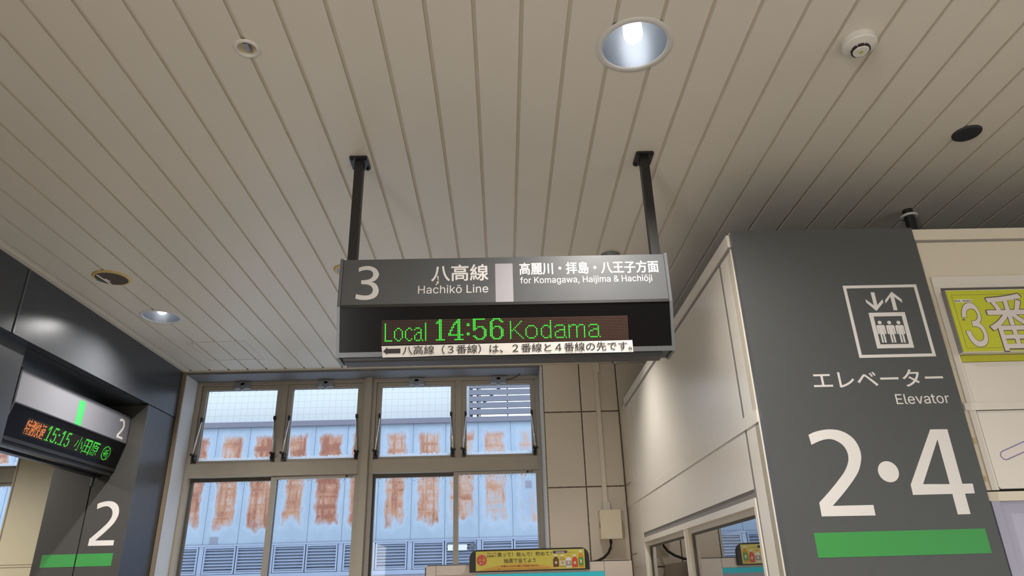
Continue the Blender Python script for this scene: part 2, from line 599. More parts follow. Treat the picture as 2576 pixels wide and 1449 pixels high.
def text_polys(s, offset=0.0):
    """outline mesh of a line of text, in its own x, y"""
    latin = SANS is not None and (s.isascii() or 'ō' in s)
    c = bpy.data.curves.new('lettering', 'FONT')
    c.body = s
    c.resolution_u = 6
    if latin:
        c.font = SANS
        c.fill_mode = 'NONE'
        c.resolution_u = 4
    o = bpy.data.objects.new('lettering', c)
    COL.objects.link(o)
    dg = bpy.context.evaluated_depsgraph_get()
    dg.update()
    me = bpy.data.meshes.new_from_object(o.evaluated_get(dg))
    bpy.data.objects.remove(o)
    bpy.data.curves.remove(c)
    vs_ = [v.co.xy.copy() for v in me.vertices]
    if latin:                                  # this face has glyphs that overlap themselves: fill by winding number
        ed = [tuple(e.vertices) for e in me.edges]
        r = delaunay_2d_cdt(vs_, ed, [], 0, 1e-6)
        fs = []
        for f in r[2]:
            m = sum((r[0][i] for i in f), Vector((0, 0))) / len(f)
            w = 0
            for i, j in ed:
                p, q = vs_[i], vs_[j]
                if (p.y <= m.y) != (q.y <= m.y):
                    if p.x + (m.y - p.y) / (q.y - p.y) * (q.x - p.x) > m.x:
                        w += 1 if q.y > p.y else -1
            if w:
                fs.append(tuple(f))
        vs_ = [v.copy() for v in r[0]]
    else:
        fs = [tuple(p.vertices) for p in me.polygons]
    bpy.data.meshes.remove(me)
    return vs_, fs


def fit(vs_, bx):
    x0 = min(v.x for v in vs_); x1 = max(v.x for v in vs_)
    y0 = min(v.y for v in vs_); y1 = max(v.y for v in vs_)
    return [(bx[0] + (v.x - x0) / (x1 - x0) * (bx[2] - bx[0]), bx[1] + (v.y - y0) / (y1 - y0) * (bx[3] - bx[1])) for v in vs_]


def add_text(mb, P, s, bx, d, offset=0.0, depth=0.0006):
    vs_, fs = text_polys(s, offset)
    q = fit(vs_, bx)
    new = []
    e = offset * 0.8 * (bx[3] - bx[1])
    k = 1 if offset == 0 else 8
    for n in range(k):
        du, dv = (e * math.cos(n * math.pi / 4), e * math.sin(n * math.pi / 4)) if k > 1 else (0, 0)
        bv = [mb.bm.verts.new(P.pt(u + du, v + dv, d + depth + n * 2e-6)) for u, v in q]
        for f in fs:
            try:
                new.append(mb.bm.faces.new([bv[i] for i in f]))
            except ValueError:
                pass
    r = bmesh.ops.extrude_face_region(mb.bm, geom=new)
    ev = [e for e in r['geom'] if isinstance(e, bmesh.types.BMVert)]
    bmesh.ops.translate(mb.bm, verts=ev, vec=-P.n * depth)
    return mb


def text(P, s, bx, mat, parent, name, d=0.0, offset=0.0, depth=0.0006):
    return add_text(MB(), P, s, bx, d, offset, depth).build(name, mat, parent)


def dots_from_text(s, bx, pitch, grid_o, offset=0.0):
    """grid positions of a dot matrix that a line of lettering covers"""
    vs_, fs = text_polys(s, offset)
    q = fit(vs_, bx)
    tree = BVHTree.FromPolygons([(u, v, 0) for u, v in q], fs)
    out = []
    pu, pv = pitch
    i0, i1 = int((bx[0] - grid_o[0]) / pu) - 1, int((bx[2] - grid_o[0]) / pu) + 2
    j0, j1 = int((bx[1] - grid_o[1]) / pv) - 1, int((bx[3] - grid_o[1]) / pv) + 2
    for i in range(i0, i1):
        for j in range(j0, j1):
            u, v = grid_o[0] + i * pu, grid_o[1] + j * pv
            if any(tree.ray_cast(Vector((u + k * offset * pu, v, 1)), Vector((0, 0, -1)))[0] is not None for k in ((0, -1, 1) if offset else (0,))):
                out.append((i, j))
    return out


def add_dots(mb, P, cells, pitch, grid_o, r, d, n=6):
    for i, j in cells:
        u, v = grid_o[0] + i * pitch[0], grid_o[1] + j * pitch[1]
        mb.bm.faces.new([mb.bm.verts.new(P.pt(u + r * pitch[0] * math.cos(2 * math.pi * k / n),
                                              v + r * pitch[1] * math.sin(2 * math.pi * k / n), d)) for k in range(n)])
    return mb


def smooth_poly(pts, closed=True, sub=3, corners=()):
    """Catmull-Rom through the points; those in corners stay sharp"""
    out = []
    n = len(pts)
    for i in range(n):
        p1, p2 = Vector(pts[i]), Vector(pts[(i + 1) % n])
        p0 = p1 if i in corners else Vector(pts[i - 1])
        p3 = p2 if (i + 1) % n in corners else Vector(pts[(i + 2) % n])
        if i in corners and (i + 1) % n in corners:
            out.append(tuple(p1))
            continue
        for k in range(sub):
            t = k / sub
            q = 0.5 * ((2 * p1) + (p2 - p0) * t + (2 * p0 - 5 * p1 + 4 * p2 - p3) * t * t + (3 * p1 - p0 - 3 * p2 + p3) * t ** 3)
            out.append((q.x, q.y))
    return out


def norm_poly(pts):
    x0 = min(p[0] for p in pts); x1 = max(p[0] for p in pts)
    y0 = min(p[1] for p in pts); y1 = max(p[1] for p in pts)
    return [((p[0] - x0) / (x1 - x0), (p[1] - y0) / (y1 - y0)) for p in pts]


def place(poly, bx):
    return [(bx[0] + u * (bx[2] - bx[0]), bx[1] + v * (bx[3] - bx[1])) for u, v in poly]


# ------------------------------------------------------------------ setting
H = 3.2
GX0, GP = 0.0811, 0.13602                    # ceiling board joints
YB = 4.9                                     # back wall
XL = -2.29                                   # left wall face
XP = 0.846                                   # booth side wall face
DOWN = [(0.427, 1.640, 0.117), (-1.966, 3.800, 0.117), (0.430, 3.780, 0.117)]


def build_ceiling():
    x0, x1, y0, y1 = XL, 6.0, -6.0, YB - 0.025
    gw, gd = 0.0125, 0.006
    prof = []
    k0 = math.ceil((x0 + 0.02 - GX0) / GP)
    k1 = math.floor((x1 - 0.02 - GX0) / GP)
    prof.append((x0, H))
    for k in range(k0, k1 + 1):
        g = GX0 + k * GP
        prof += [(g - gw / 2, H), (g - gw / 2, H + gd), (g + gw / 2 - 0.002, H + gd), (g + gw / 2, H)]
    prof.append((x1, H))
    mb = MB()
    bm = mb.bm
    ys = [y0, y1 - 0.016, y1]
    rows = [[bm.verts.new((x, y, z)) for x, z in prof] for y in ys]
    tops = [[bm.verts.new((x0, y, H + 0.03)), bm.verts.new((x1, y, H + 0.03))] for y in ys]
    for a in range(2):
        for i in range(len(prof) - 1):
            f = bm.faces.new((rows[a][i], rows[a][i + 1], rows[a + 1][i + 1], rows[a + 1][i]))
            z = (prof[i][1] + prof[i + 1][1]) / 2
            if z > H + 1e-4:
                f.material_index = 2 if a == 1 else 1
        bm.faces.new((tops[a][0], tops[a + 1][0], tops[a + 1][1], tops[a][1]))
        bm.faces.new((rows[a][0], rows[a + 1][0], tops[a + 1][0], tops[a][0]))
        bm.faces.new((rows[a][-1], tops[a][1], tops[a + 1][1], rows[a + 1][-1]))
    bm.faces.new(rows[0][::-1] + [tops[0][0], tops[0][1]])
    bm.faces.new(rows[2] + [tops[2][1], tops[2][0]])
    o = mb.build('ceiling', [M['ceiling'], M['groove'], M['dark_gap']], origin=Vector((0, 0, H)))
    cut = MB()
    for x, y, r in DOWN:
        cut.lathe((x, y, H), [(0, -0.05), (r * 0.86, -0.05), (r * 0.86, 0.1), (0, 0.1)], 48)
    cut.lathe((-0.737, 1.630, H), [(0, -0.05), (0.0285, -0.05), (0.0285, 0.1), (0, 0.1)], 32)
    c = cut.build('cutter', M['dark_gap'])
    md = o.modifiers.new('holes', 'BOOLEAN')
    md.object = c
    md.operation = 'DIFFERENCE'
    md.solver = 'EXACT'
    dg = bpy.context.evaluated_depsgraph_get()
    dg.update()
    me = bpy.data.meshes.new_from_object(o.evaluated_get(dg))
    o.modifiers.clear()
    o.data = me
    bpy.data.objects.remove(c)
    struct(o, 'cream boarded ceiling with narrow grooves running towards the windows', 'ceiling')


build_ceiling()
struct(MB().box(-7, 6.3, -8.5, 5.25, 3.42, 3.55).build('ceiling_2', M['wall_plain']), 'roof slab above the boarded ceiling', 'roof')
struct(MB().box(-7, 6.3, -8.5, 5.18, -0.1, 0).build('floor', M['floor']), 'grey beige concourse floor', 'floor')

# back wall with two window openings
mb = MB()
for x0, x1, z0, z1 in [(-2.81, -2.285, 0, 3.42), (-2.285, 0.305, 0, 1.0), (-2.285, 0.305, 3.185, 3.42), (0.305, 6.0, 0, 3.42)]:
    mb.box(x0, x1, YB, 5.2, z0, z1)
struct(mb.build('wall_back', M['tile']), 'beige tiled wall with dirty brown joints around the windows', 'wall')

mb = MB()
for x0, x1, z0, z1 in [(-7, -4.62, 0, 3.42), (-4.62, -3.333, 0, 1.0), (-4.62, -3.333, 3.18, 3.42), (-3.333, -2.81, 0, 3.42)]:
    mb.box(x0, x1, YB, 5.2, z0, z1)
struct(mb.build('wall_passage_back', M['passage_tile']), 'yellowish tiled wall of the passage beyond the opening', 'wall')
mb = MB().box(-3.324, -3.316, YB - 0.002, YB + 0.002, 1.0, 3.0)
for z in (1.906, 1.922):
    mb.box(-3.316, -2.811, YB - 0.0015, YB + 0.002, z - 0.002, z + 0.002)
struct(mb.build('trim_24', M['casing']), 'dirty brown joints of the passage wall', 'trim')

# left wall: fascia, piers
mb = MB()
mb.box(XL - 0.05, XL, -6, 3.106, 2.862, 3.42)
mb.box(XL - 0.05, XL, 3.112, YB, 2.862, 3.42)
mb.box(XL - 0.52, XL - 0.05, -6, YB, 2.862, 3.42)
mb.box(XL - 0.52, XL - 0.05, -2.1, 3.295, 0, 2.862)
mb.box(XL - 0.52, XL - 0.05, -6, -4.1, 0, 2.862)
mb.box(XL - 0.52, XL - 0.004, 4.487, YB, 0, 2.858)
struct(mb.build('wall_left', M['dark_clad'], bevel=0.003), 'dark grey metal clad wall with a wide opening', 'wall')
mb = MB().box(XL - 0.03, XL + 0.004, 3.104, 3.114, 2.864, 3.19)
struct(mb.build('trim_1', M['frame_light'], bevel=0.003), 'thin upright joint cover on the dark fascia', 'trim')
# jamb cladding that faces the camera, split by a slot
mb = MB()
mb.box(XL - 0.263, XL - 0.002, 4.480, 4.492, 0, 2.857)
mb.box(XL - 0.52, XL - 0.271, 4.480, 4.492, 0, 2.857)
struct(mb.build('wall_jamb', M['jamb'], bevel=0.002), 'grey jamb cladding of the opening with a black slot', 'wall')
struct(MB().box(XL - 0.272, XL - 0.262, 4.486, 4.50, 0, 2.857).build('trim_2', M['dark_gap']), 'black slot in the jamb cladding', 'trim')
struct(MB().box(XL - 0.52, XL - 0.05, 3.297, 4.486, 2.852, 2.866).build('trim_3', M['soffit']), 'black soffit over the opening', 'trim')
struct(MB().box(XL - 0.273, XL - 0.262, 4.472, 4.482, 2.35, 2.43).build('trim_4', M['frame_light']), 'small steel hinge strip at the top of the jamb slot', 'trim')
# passage beyond the opening
struct(MB().box(-7, XL - 0.52, -6, YB, 3.02, 3.1).build('ceiling_3', M['ceiling']), 'ceiling of the passage beyond the opening', 'ceiling')
struct(MB().box(-7.1, -7, -8.5, 5.2, 0, 3.42).build('wall_passage', M['wall_plain']), 'far wall of the passage', 'wall')
# hall behind the camera: rear wall with a wide entrance, right wall
mb = MB()
mb.box(-7, 6.3, -6.2, -6.0, 0, 3.42)
struct(mb.build('wall_rear', M['wall_plain']), 'rear wall of the concourse', 'wall')
mb = MB()
for y0, y1, z0, z1 in [(-6.0, -4.6, 0, 3.42), (-0.6, 5.2, 0, 3.42), (-4.6, -0.6, 2.6, 3.42)]:
    mb.box(6.0, 6.2, y0, y1, z0, z1)
struct(mb.build('wall_right', M['wall_plain']), 'right side wall of the concourse with a wide entrance', 'wall')

# ceiling edge trims
struct(MB().box(XL, XL + 0.028, -6, YB, H - 0.006, H + 0.012).build('trim_5', M['trim'], bevel=0.002), 'cream ceiling edge strip along the dark wall', 'trim')
struct(MB().box(XL + 0.028, 6, YB - 0.028, YB, H - 0.006, H + 0.012).build('trim_6', M['trim'], bevel=0.002), 'cream ceiling edge strip above the windows', 'trim')
# window reveal lining
mb = MB().box(-2.285, -2.268, YB - 0.006, 5.2, 1.0, 3.185)
struct(mb.build('trim_7', M['reveal']), 'white lining at the left of the window opening', 'trim')
struct(MB().box(0.29, 0.305, YB - 0.006, 5.2, 1.0, 3.185).build('trim_8', M['reveal']), 'white lining at the right of the window opening', 'trim')
struct(MB().box(-2.268, 0.29, YB - 0.006, 5.2, 3.176, 3.19).build('trim_9', M['soffit_grey']), 'dark grey lining over the window opening', 'trim')  # head lining coloured dark grey, side linings white
struct(MB().box(-2.268, 0.29, YB - 0.02, 5.2, 0.98, 1.0).build('trim_10', M['reveal']), 'white sill lining under the windows', 'trim')
mb = MB().box(XL - 0.002, XL + 0.022, YB - 0.02, YB - 0.004, 0, 3.194)
struct(mb.build('trim_11', M['casing'], bevel=0.002), 'brown beige corner strip between the dark wall and the window', 'trim')

# ------------------------------------------------------------------ windows
YF = 5.13


def window(n, x0, x1, label, meter=True):
    w = thing('window_%d' % n, ((x0 + x1) / 2, YF, 1.0), label, 'window', kind='structure')
    FP = Plane((0, YF, 0), (1, 0, 0), VU)
    xm = (x0 + x1) / 2 + 0.019
    mb = MB()
    mb.frame(FP, x0, x1, 1.0, 3.176, (0.030, 0.030, 0.04, 0.024), -0.06, 0.03)
    mb.pbox(FP, x0 + 0.03, x1 - 0.03, 2.478, 2.574, -0.06, 0.035)
    mb.pbox(FP, xm - 0.022, xm + 0.022, 2.574, 3.152, -0.05, 0.015)
    mb.build('window_frame', M['alu'], w, bevel=0.002)
    for a, b in ((x0 + 0.032, xm - 0.024), (xm + 0.024, x1 - 0.032)):
        s = MB().frame(FP, a, b, 2.577, 3.150, (0.034, 0.034, 0.020, 0.030), -0.03, 0.008).build('hopper_sash', M['alu'], w, bevel=0.002)
        MB().frame(FP, a + 0.031, b - 0.031, 2.594, 3.123, 0.004, -0.02, -0.002).build('gasket', M['alu_dark'], s)
        MB().pbox(FP, a + 0.034, b - 0.034, 2.597, 3.120, -0.012, -0.008).build('glass_pane', M['glass'], s)
        # latch at the head, plate with two round catches
        c = (a + b) / 2 + 0.003
        mb = MB()
        mb.pbox(FP, c - 0.052, c + 0.052, 3.140, 3.168, 0.014, 0.030)
        for k in (-0.036, 0.036):
            mb.pbox(FP, c + k - 0.022, c + k + 0.022, 3.122, 3.170, 0.016, 0.038)
            mb.prism(FP, [(c + k + 0.014 * math.cos(q * math.pi / 6), 3.140 + 0.014 * math.sin(q * math.pi / 6)) for q in range(12)], 0.038, 0.046)
        mb.prism(FP, [(c + 0.016 * math.cos(q * math.pi / 6), 3.127 + 0.016 * math.sin(q * math.pi / 6)) for q in range(12)], 0.016, 0.034)
        mb.build('latch', M['latch'], w, bevel=0.001)
        # stays on both sides
        for sx, e in ((a + 0.030, 1), (b - 0.030, -1)):
            st = MB().tube([FP.pt(sx, 2.897, 0.022), FP.pt(sx - e * 0.018, 2.632, 0.050)], 0.0055, 10).build('stay_arm', M['chrome'], w, smooth=True)
            mb = MB()
            mb.pbox(FP, sx - e * 0.012 - 0.010, sx - e * 0.012 + 0.010, 2.585, 2.640, 0.008, 0.034)
            mb.tube([FP.pt(sx - e * 0.018 - 0.017, 2.640, 0.048), FP.pt(sx - e * 0.018 + 0.017, 2.632, 0.048)], 0.008, 8)
            mb.tube([FP.pt(sx - e * 0.012, 2.620, 0.034), FP.pt(sx - e * 0.012, 2.604, 0.045)], 0.010, 8)
            mb.pbox(FP, sx - 0.008, sx + 0.008, 2.885, 2.912, 0.008, 0.030)
            mb.build('stay_bracket', M['black_metal'], st, bevel=0.001)
    # sliding sashes below: the right one runs nearer the room
    xs = (x0 + x1) / 2 + 0.002
    s = MB().frame(FP, x0 + 0.030, xs + 0.018, 1.045, 2.476, (0.016, 0.034, 0.05, 0.022), -0.05, -0.02).build('sliding_sash', M['alu_dark'], w, bevel=0.002)
    MB().pbox(FP, x0 + 0.046, xs - 0.016, 1.095, 2.454, -0.037, -0.033).build('glass_pane', M['glass'], s)
    s = MB().frame(FP, xs - 0.016, x1 - 0.030, 1.045, 2.476, (0.034, 0.018, 0.05, 0.020), -0.012, 0.018).build('sliding_sash', M['alu'], w, bevel=0.002)
    MB().pbox(FP, xs + 0.018, x1 - 0.048, 1.095, 2.456, -0.002, 0.002).build('glass_pane', M['glass'], s)
    mb = MB().pbox(FP, x1 - 0.115, x1 - 0.100, 2.459, 2.473, 0.018, 0.0186)
    k = mb.build('sash_sticker', M['ink'], s)
    MB().pbox(FP, x1 - 0.098, x1 - 0.065, 2.461, 2.471, 0.018, 0.0185).build('sash_sticker', M['joint_grey'], s)
    return w


w1 = window(1, -2.266, -1.006, 'left half of the aluminium window with hopper sashes over sliding sashes')
w2 = window(2, -0.960, 0.290, 'right half of the aluminium window with hopper sashes over sliding sashes')
FPc = Plane((0, YF, 0), (1, 0, 0), VU)
MB().tube([FPc.pt(0.035, 3.150, 0.03), FPc.pt(0.075, 3.146, 0.05), FPc.pt(0.115, 3.155, 0.07), FPc.pt(0.150, 3.172, 0.09)], 0.003, 6).build('latch_cord', M['black_metal'], w2, smooth=True)
struct(MB().box(-1.0065, -0.9595, 5.055, 5.19, 1.0, 3.176).build('trim_12', M['alu'], bevel=0.003), 'aluminium post between the two window halves', 'trim')
w3 = window(3, -4.615, -3.338, 'aluminium window in the passage beyond the opening')

# ------------------------------------------------------------------ building across the gap
YO = 8.65
BX0 = -5.117                                  # first sheet joint
bld = thing('building', (-1.5, YO + 0.4, 0), 'building across the gap clad in rusted metal sheets under white tile', 'building')
OP = Plane((0, YO, 0), (1, 0, 0), VU)
for k in range(-3, 19):                        # metal sheets, each with its own amount of rust
    x = -5.117 + 0.4025 * k
    xa, xb = x + 0.003, x + 0.4025 - 0.003
    o = MB().pbox(OP, xa, xb, 2.252, 3.612, -0.03, 0.0).build('metal_sheet', M['rust'], bld, bevel=0.003)
    r = random.Random(k * 7 + 3)
    a = 0.86 + r.uniform(-0.08, 0.10)
    if k >= 11:
        a = 0.66 + r.uniform(-0.05, 0.05)
    if k >= 13:
        a = 0.45 + r.uniform(-0.06, 0.06)
    o.color = (a, r.random(), 0.66 + r.uniform(-0.08, 0.12), 1)
mb = MB().pbox(OP, -6.5, 3.5, 2.24, 3.61, -0.9, -0.004)
mb.pbox(OP, -6.5, 3.5, 0.0, 2.24, -0.9, -0.032)
mb.build('backing_wall', M['louvre_back'], bld)
MB().pbox(OP, -6.5, 3.5, 3.612, 3.674, -0.12, 0.05).build('coping_rail', M['rail_blue'], bld, bevel=0.006)
MB().pbox(OP, -6.5, -0.405, 3.6, 6.8, -0.9, -0.10).build('tiled_wall', M['tile_white'], bld)
MB().pbox(OP, -6.5, 3.5, 2.228, 2.250, -0.03, 0.010).build('flashing_strip', M['louvre'], bld, bevel=0.003)
MB().pbox(OP, -6.5, 3.5, 1.880, 1.925, -0.03, 0.012).build('sill_rail', M['louvre'], bld, bevel=0.004)
MB().pbox(OP, -6.5, 3.5, 0.0, 1.880, -0.03, 0.0).build('lower_wall', M['patch_grey'], bld)
for k in range(-2, 18):                        # posts and louvres, two louvres to each post
    x = -5.117 + 0.4025 * k
    wide = (k % 2 == 0)
    if wide:
        MB().pbox(OP, x - 0.026, x + 0.026, 1.925, 2.228, -0.03, 0.004).build('louvre_post', M['louvre'], bld, bevel=0.002)
    a = x + (0.052 if wide else 0.024)
    b = x + 0.4025 - (0.024 if wide else 0.052)
    lv = MB().frame(OP, a - 0.018, b + 0.018, 1.930, 2.226, 0.018, -0.03, 0.008).build('louvre', M['louvre'], bld, bevel=0.002)
    mb = MB()
    for j in range(8):
        z = 1.953 + j * 0.0335
        mb.prism(Plane((0, YO, 0), (0, -1, 0), VU), [(-0.020, z + 0.020), (-0.016, z + 0.024), (0.004, z + 0.004), (0.004, z)], -b, -a)
    mb.build('louvre_blades', M['louvre'], lv)
MB().pbox(OP, -3.430, -3.335, 2.248, 2.334, 0.0, 0.004).build('repair_patch', M['patch_grey'], bld)
MB().pbox(OP, 0.281, 0.353, 2.805, 2.886, 0.0, 0.004).build('repair_patch', M['patch_grey'], bld)
MB().pbox(OP, -0.650, -0.425, 2.118, 2.182, 0.01, 0.03).build('white_plate', M['plate_white'], bld, bevel=0.003)
mb = MB().pbox(OP, -0.395, -0.325, 2.125, 2.190, 0.01, 0.03)
mb.pbox(OP, -0.378, -0.350, 2.150, 2.190, 0.03, 0.05)
mb.build('wall_bracket', M['beam'], bld, bevel=0.003)

fen = thing('slatted_fence', (0.9, YO - 0.02, 3.674), 'dark grey horizontal slat screen standing on the coping outside', 'fence')
for j in range(10):
    z = 3.704 + j * 0.0835
    MB().box(-0.400, 2.6, YO - 0.045, YO - 0.015, z, z + 0.0665).build('slat', M['slat_grey'], fen, bevel=0.002)
for x in (-0.262, 0.085, 0.75, 1.4, 2.1):
    MB().box(x - 0.008, x + 0.008, YO - 0.014, YO + 0.010, 3.676, 4.62).build('post', M['wood'], fen)
mb = MB().box(-0.396, -0.355, YO + 0.02, YO + 0.05, 3.676, 4.62)
mb.box(-0.305, -0.278, YO + 0.02, YO + 0.05, 3.676, 4.62)
mb.build('steel_posts', M['beam'], fen)
br = MB().tube([(-0.29, YO + 0.04, 3.80), (0.05, YO + 0.04, 4.12), (0.5, YO + 0.04, 4.55)], 0.016, 8)
br.build('diagonal_brace', M['beam'], fen)

# ------------------------------------------------------------------ ticket booth at the right
PS = Plane((XP, 0, 0), (0, -1, 0), VU)         # its side face, seen from the left
ps = lambda y0, y1, z0, z1, d0, d1, mb: mb.pbox(PS, -y1, -y0, z0, z1, d0, d1)
mb = MB()
ps(4.450, 4.895, 0, 2.182, -0.04, 0.0, mb)
ps(4.450, 4.895, 2.222, 2.812, -0.04, 0.0, mb)
ps(2.408, 4.441, 1.985, 2.180, -0.04, 0.0, mb)
ps(2.408, 4.441, 2.224, 2.810, -0.04, 0.0, mb)
ps(2.262, 2.388, 0, 2.182, -0.04, 0.0, mb)
ps(2.262, 2.388, 2.222, 2.812, -0.04, 0.0, mb)
ps(2.402, 4.441, 0, 1.00, -0.04, 0.0, mb)
struct(mb.build('wall_booth_side', M['cream'], bevel=0.002), 'glossy cream panelled side wall of the booth', 'wall')
mb = MB()
ps(2.262, 4.895, 2.181, 2.222, -0.04, 0.003, mb)
struct(mb.build('trim_13', M['cream'], bevel=0.004), 'cream moulding across the booth side wall', 'trim')
mb = MB()
ps(2.262, 4.660, 2.822, 2.870, -0.04, 0.006, mb)
struct(mb.build('trim_14', M['cream'], bevel=0.002), 'cream capping along the top of the booth side wall', 'trim')
mb = MB()
ps(2.265, 4.66, 2.808, 2.824, -0.04, 0.001, mb)
ps(2.387, 2.409, 0, 2.81, -0.04, -0.0006, mb)
ps(4.440, 4.451, 0, 2.81, -0.04, -0.006, mb)
ps(2.402, 4.441, 1.955, 1.986, -0.04, -0.004, mb)
struct(mb.build('trim_15', M['joint_grey']), 'grey joint strips of the booth side wall', 'trim')
mb = MB()
ps(4.660, 4.895, 2.812, 2.843, -0.04, 0.0, mb)
struct(mb.build('trim_16', M['cream'], bevel=0.002), 'cream filler at the back corner of the booth', 'trim')
mb = MB()
for z in (2.323, 1.882):
    ps(4.70, 4.893, z - 0.004, z + 0.003, -0.001, 0.001, mb)
ps(4.889, 4.897, 0, 2.843, -0.001, 0.003, mb)
struct(mb.build('trim_17', M['casing']), 'grimy brown sealant in the back corner', 'trim')

wb = thing('window_4', (XP, 3.42, 1.0), 'sliding window in the side of the cream booth', 'window', kind='structure')
mb = MB()
mb.frame(PS, -4.440, -2.403, 1.0, 1.956, (0.020, 0.020, 0.03, 0.026), -0.05, 0.004)
mb.pbox(PS, -3.432, -3.405, 1.03, 1.93, -0.05, 0.002)
mb.build('window_frame', M['cream'], wb, bevel=0.003)
for a, b, d in ((-4.420, -3.432, -0.03), (-3.405, -2.423, -0.028)):
    s = MB().frame(PS, a, b, 1.03, 1.930, (0.020, 0.008, 0.02, 0.022), d - 0.008, d + 0.016).build('sash', M['cream_matt'], wb, bevel=0.002)
    MB().frame(PS, a + 0.020, b - 0.008, 1.05, 1.908, (0.018, 0.003, 0.004, 0.008), d - 0.004, d + 0.006).build('gasket', M['alu_dark'], s)
    MB().pbox(PS, a + 0.020, b - 0.008, 1.05, 1.908, d - 0.002, d + 0.001).build('glass_pane', M['booth_glass'], s)

# booth shell: roof, inner lining, front
struct(MB().box(XP + 0.05, 4.6, 2.32, 4.89, 2.79, 2.82).build('roof_booth', M['booth_dark']), 'roof of the booth', 'roof')
struct(MB().box(XP + 0.5, XP + 0.52, 2.32, 4.89, 0.0, 2.79).build('wall_booth_inner', M['booth_dark']), 'dark inner wall of the booth', 'wall')
YFR = 2.26
PF = Plane((0, YFR, 0), (1, 0, 0), VU)
mb = MB()
mb.pbox(PF, XP, 1.535, 0, 2.810, -0.04, -0.004)
mb.pbox(PF, 1.535, 4.6, 2.684, 2.826, -0.04, 0.0)
mb.pbox(PF, 1.535, 1.548, 1.945, 2.684, -0.04, -0.001)
struct(mb.build('wall_booth_front', M['cream_matt'], bevel=0.002), 'cream front wall of the booth', 'wall')
struct(MB().pbox(PF, XP + 0.004, 4.6, 2.832, 2.875, -0.06, 0.008).build('trim_18', M['cream_matt'], bevel=0.003), 'cream capping along the top of the booth front', 'trim')
struct(MB().pbox(PF, XP + 0.004, 4.6, 2.824, 2.833, -0.06, 0.003).build('trim_19', M['joint_grey'], bevel=0.002), 'grey joint under the booth front capping', 'trim')
# white surround, ledges and lower frame
mb = MB()
mb.pbox(PF, 1.549, 4.6, 2.640, 2.684, -0.04, 0.006)
mb.pbox(PF, 1.549, 1.572, 1.945, 2.640, -0.04, 0.004)
mb.pbox(PF, 1.534, 4.6, 2.200, 2.224, -0.04, 0.010)
mb.pbox(PF, 1.572, 4.6, 2.226, 2.366, -0.04, 0.001)
struct(mb.build('trim_20', M['white_panel'], bevel=0.002), 'off white surround of the yellow sign on the booth front', 'trim')
struct(MB().pbox(PF, 1.5, 4.6, 1.912, 1.940, -0.04, 0.006).build('trim_21', M['cream_matt'], bevel=0.003), 'cream rail over the booth front glass', 'trim')
struct(MB().pbox(PF, 1.5, 4.6, 1.938, 1.948, -0.04, -0.004).build('trim_22', M['dark_gap']), 'black gap under the white panel', 'trim')
wf = thing('window_5', (2.4, YFR, 0.9), 'lavender frosted glass front below the white panel', 'window', kind='structure')
MB().pbox(PF, 1.535, 1.562, 0.0, 1.912, -0.04, 0.004).build('window_frame', M['lavender_glass'], wf, bevel=0.002)
MB().pbox(PF, 1.562, 4.6, 0.0, 1.912, -0.03, -0.012).build('glass_pane', M['lavender_glass'], wf)
struct(MB().pbox(PF, 1.30, 1.535, 0.0, 1.945, -0.04, -0.004).build('trim_23', M['cream_matt']), 'cream post at the corner of the booth', 'trim')

# yellow platform sign on the booth front
ys = thing('platform_sign', (2.0, YFR, 2.385), 'yellow green box sign with outlined 3番線 on the booth front', 'sign')
PY = Plane((0, YFR - 0.034, 0), (1, 0, 0), VU)
MB().pbox(PY, 1.563, 2.75, 2.391, 2.620, -0.034, -0.002).build('sign_box', M['rim_white'], ys, bevel=0.002)
MB().pbox(PY, 1.567, 2.745, 2.394, 2.617, -0.004, 0.0).build('sign_face', M['yellow_sign'], ys)
MB().frame(PY, 1.582, 2.73, 2.405, 2.601, 0.0009, -0.001, 0.0004).build('door_line', M['outline'], ys)
MB().pbox(PY, 1.5625, 1.5655, 2.392, 2.619, -0.02, 0.0006).build('edge_strip', M['joint_grey'], ys)
zz = zoomed(2380, 700, 5.5714)
g3 = [(218, 547), (213, 470), (222, 415), (245, 372), (285, 348), (340, 345), (395, 370), (445, 430), (480, 505), (492, 565), (485, 605),
      (470, 628), (520, 670), (565, 745), (590, 830), (588, 890), (565, 935), (520, 960), (460, 962), (395, 930), (330, 855), (290, 780),
      (272, 735), (345, 735), (375, 800), (415, 850), (455, 878), (495, 875), (522, 845), (525, 805), (505, 745), (470, 700), (425, 680),
      (375, 682), (352, 600), (400, 592), (430, 565), (435, 520), (415, 470), (385, 440), (345, 430), (305, 445), (285, 475), (283, 510), (297, 547)]
poly = smooth_poly([PY.uv(*zz(*p)) for p in g3], corners=(0, 11, 22, 23, 33, 34, 44))


def grow(poly, e):
    n = len(poly)
    ar = sum(poly[i][0] * poly[(i + 1) % n][1] - poly[(i + 1) % n][0] * poly[i][1] for i in range(n))
    sg = 1 if ar > 0 else -1
    out = []
    for i in range(n):
        a, b, c = Vector(poly[i - 1]), Vector(poly[i]), Vector(poly[(i + 1) % n])
        t = (b - a).normalized() + (c - b).normalized()
        if t.length < 1e-6:
            t = b - a
        t.normalize()
        out.append((b.x + sg * t.y * e, b.y - sg * t.x * e))
    return out


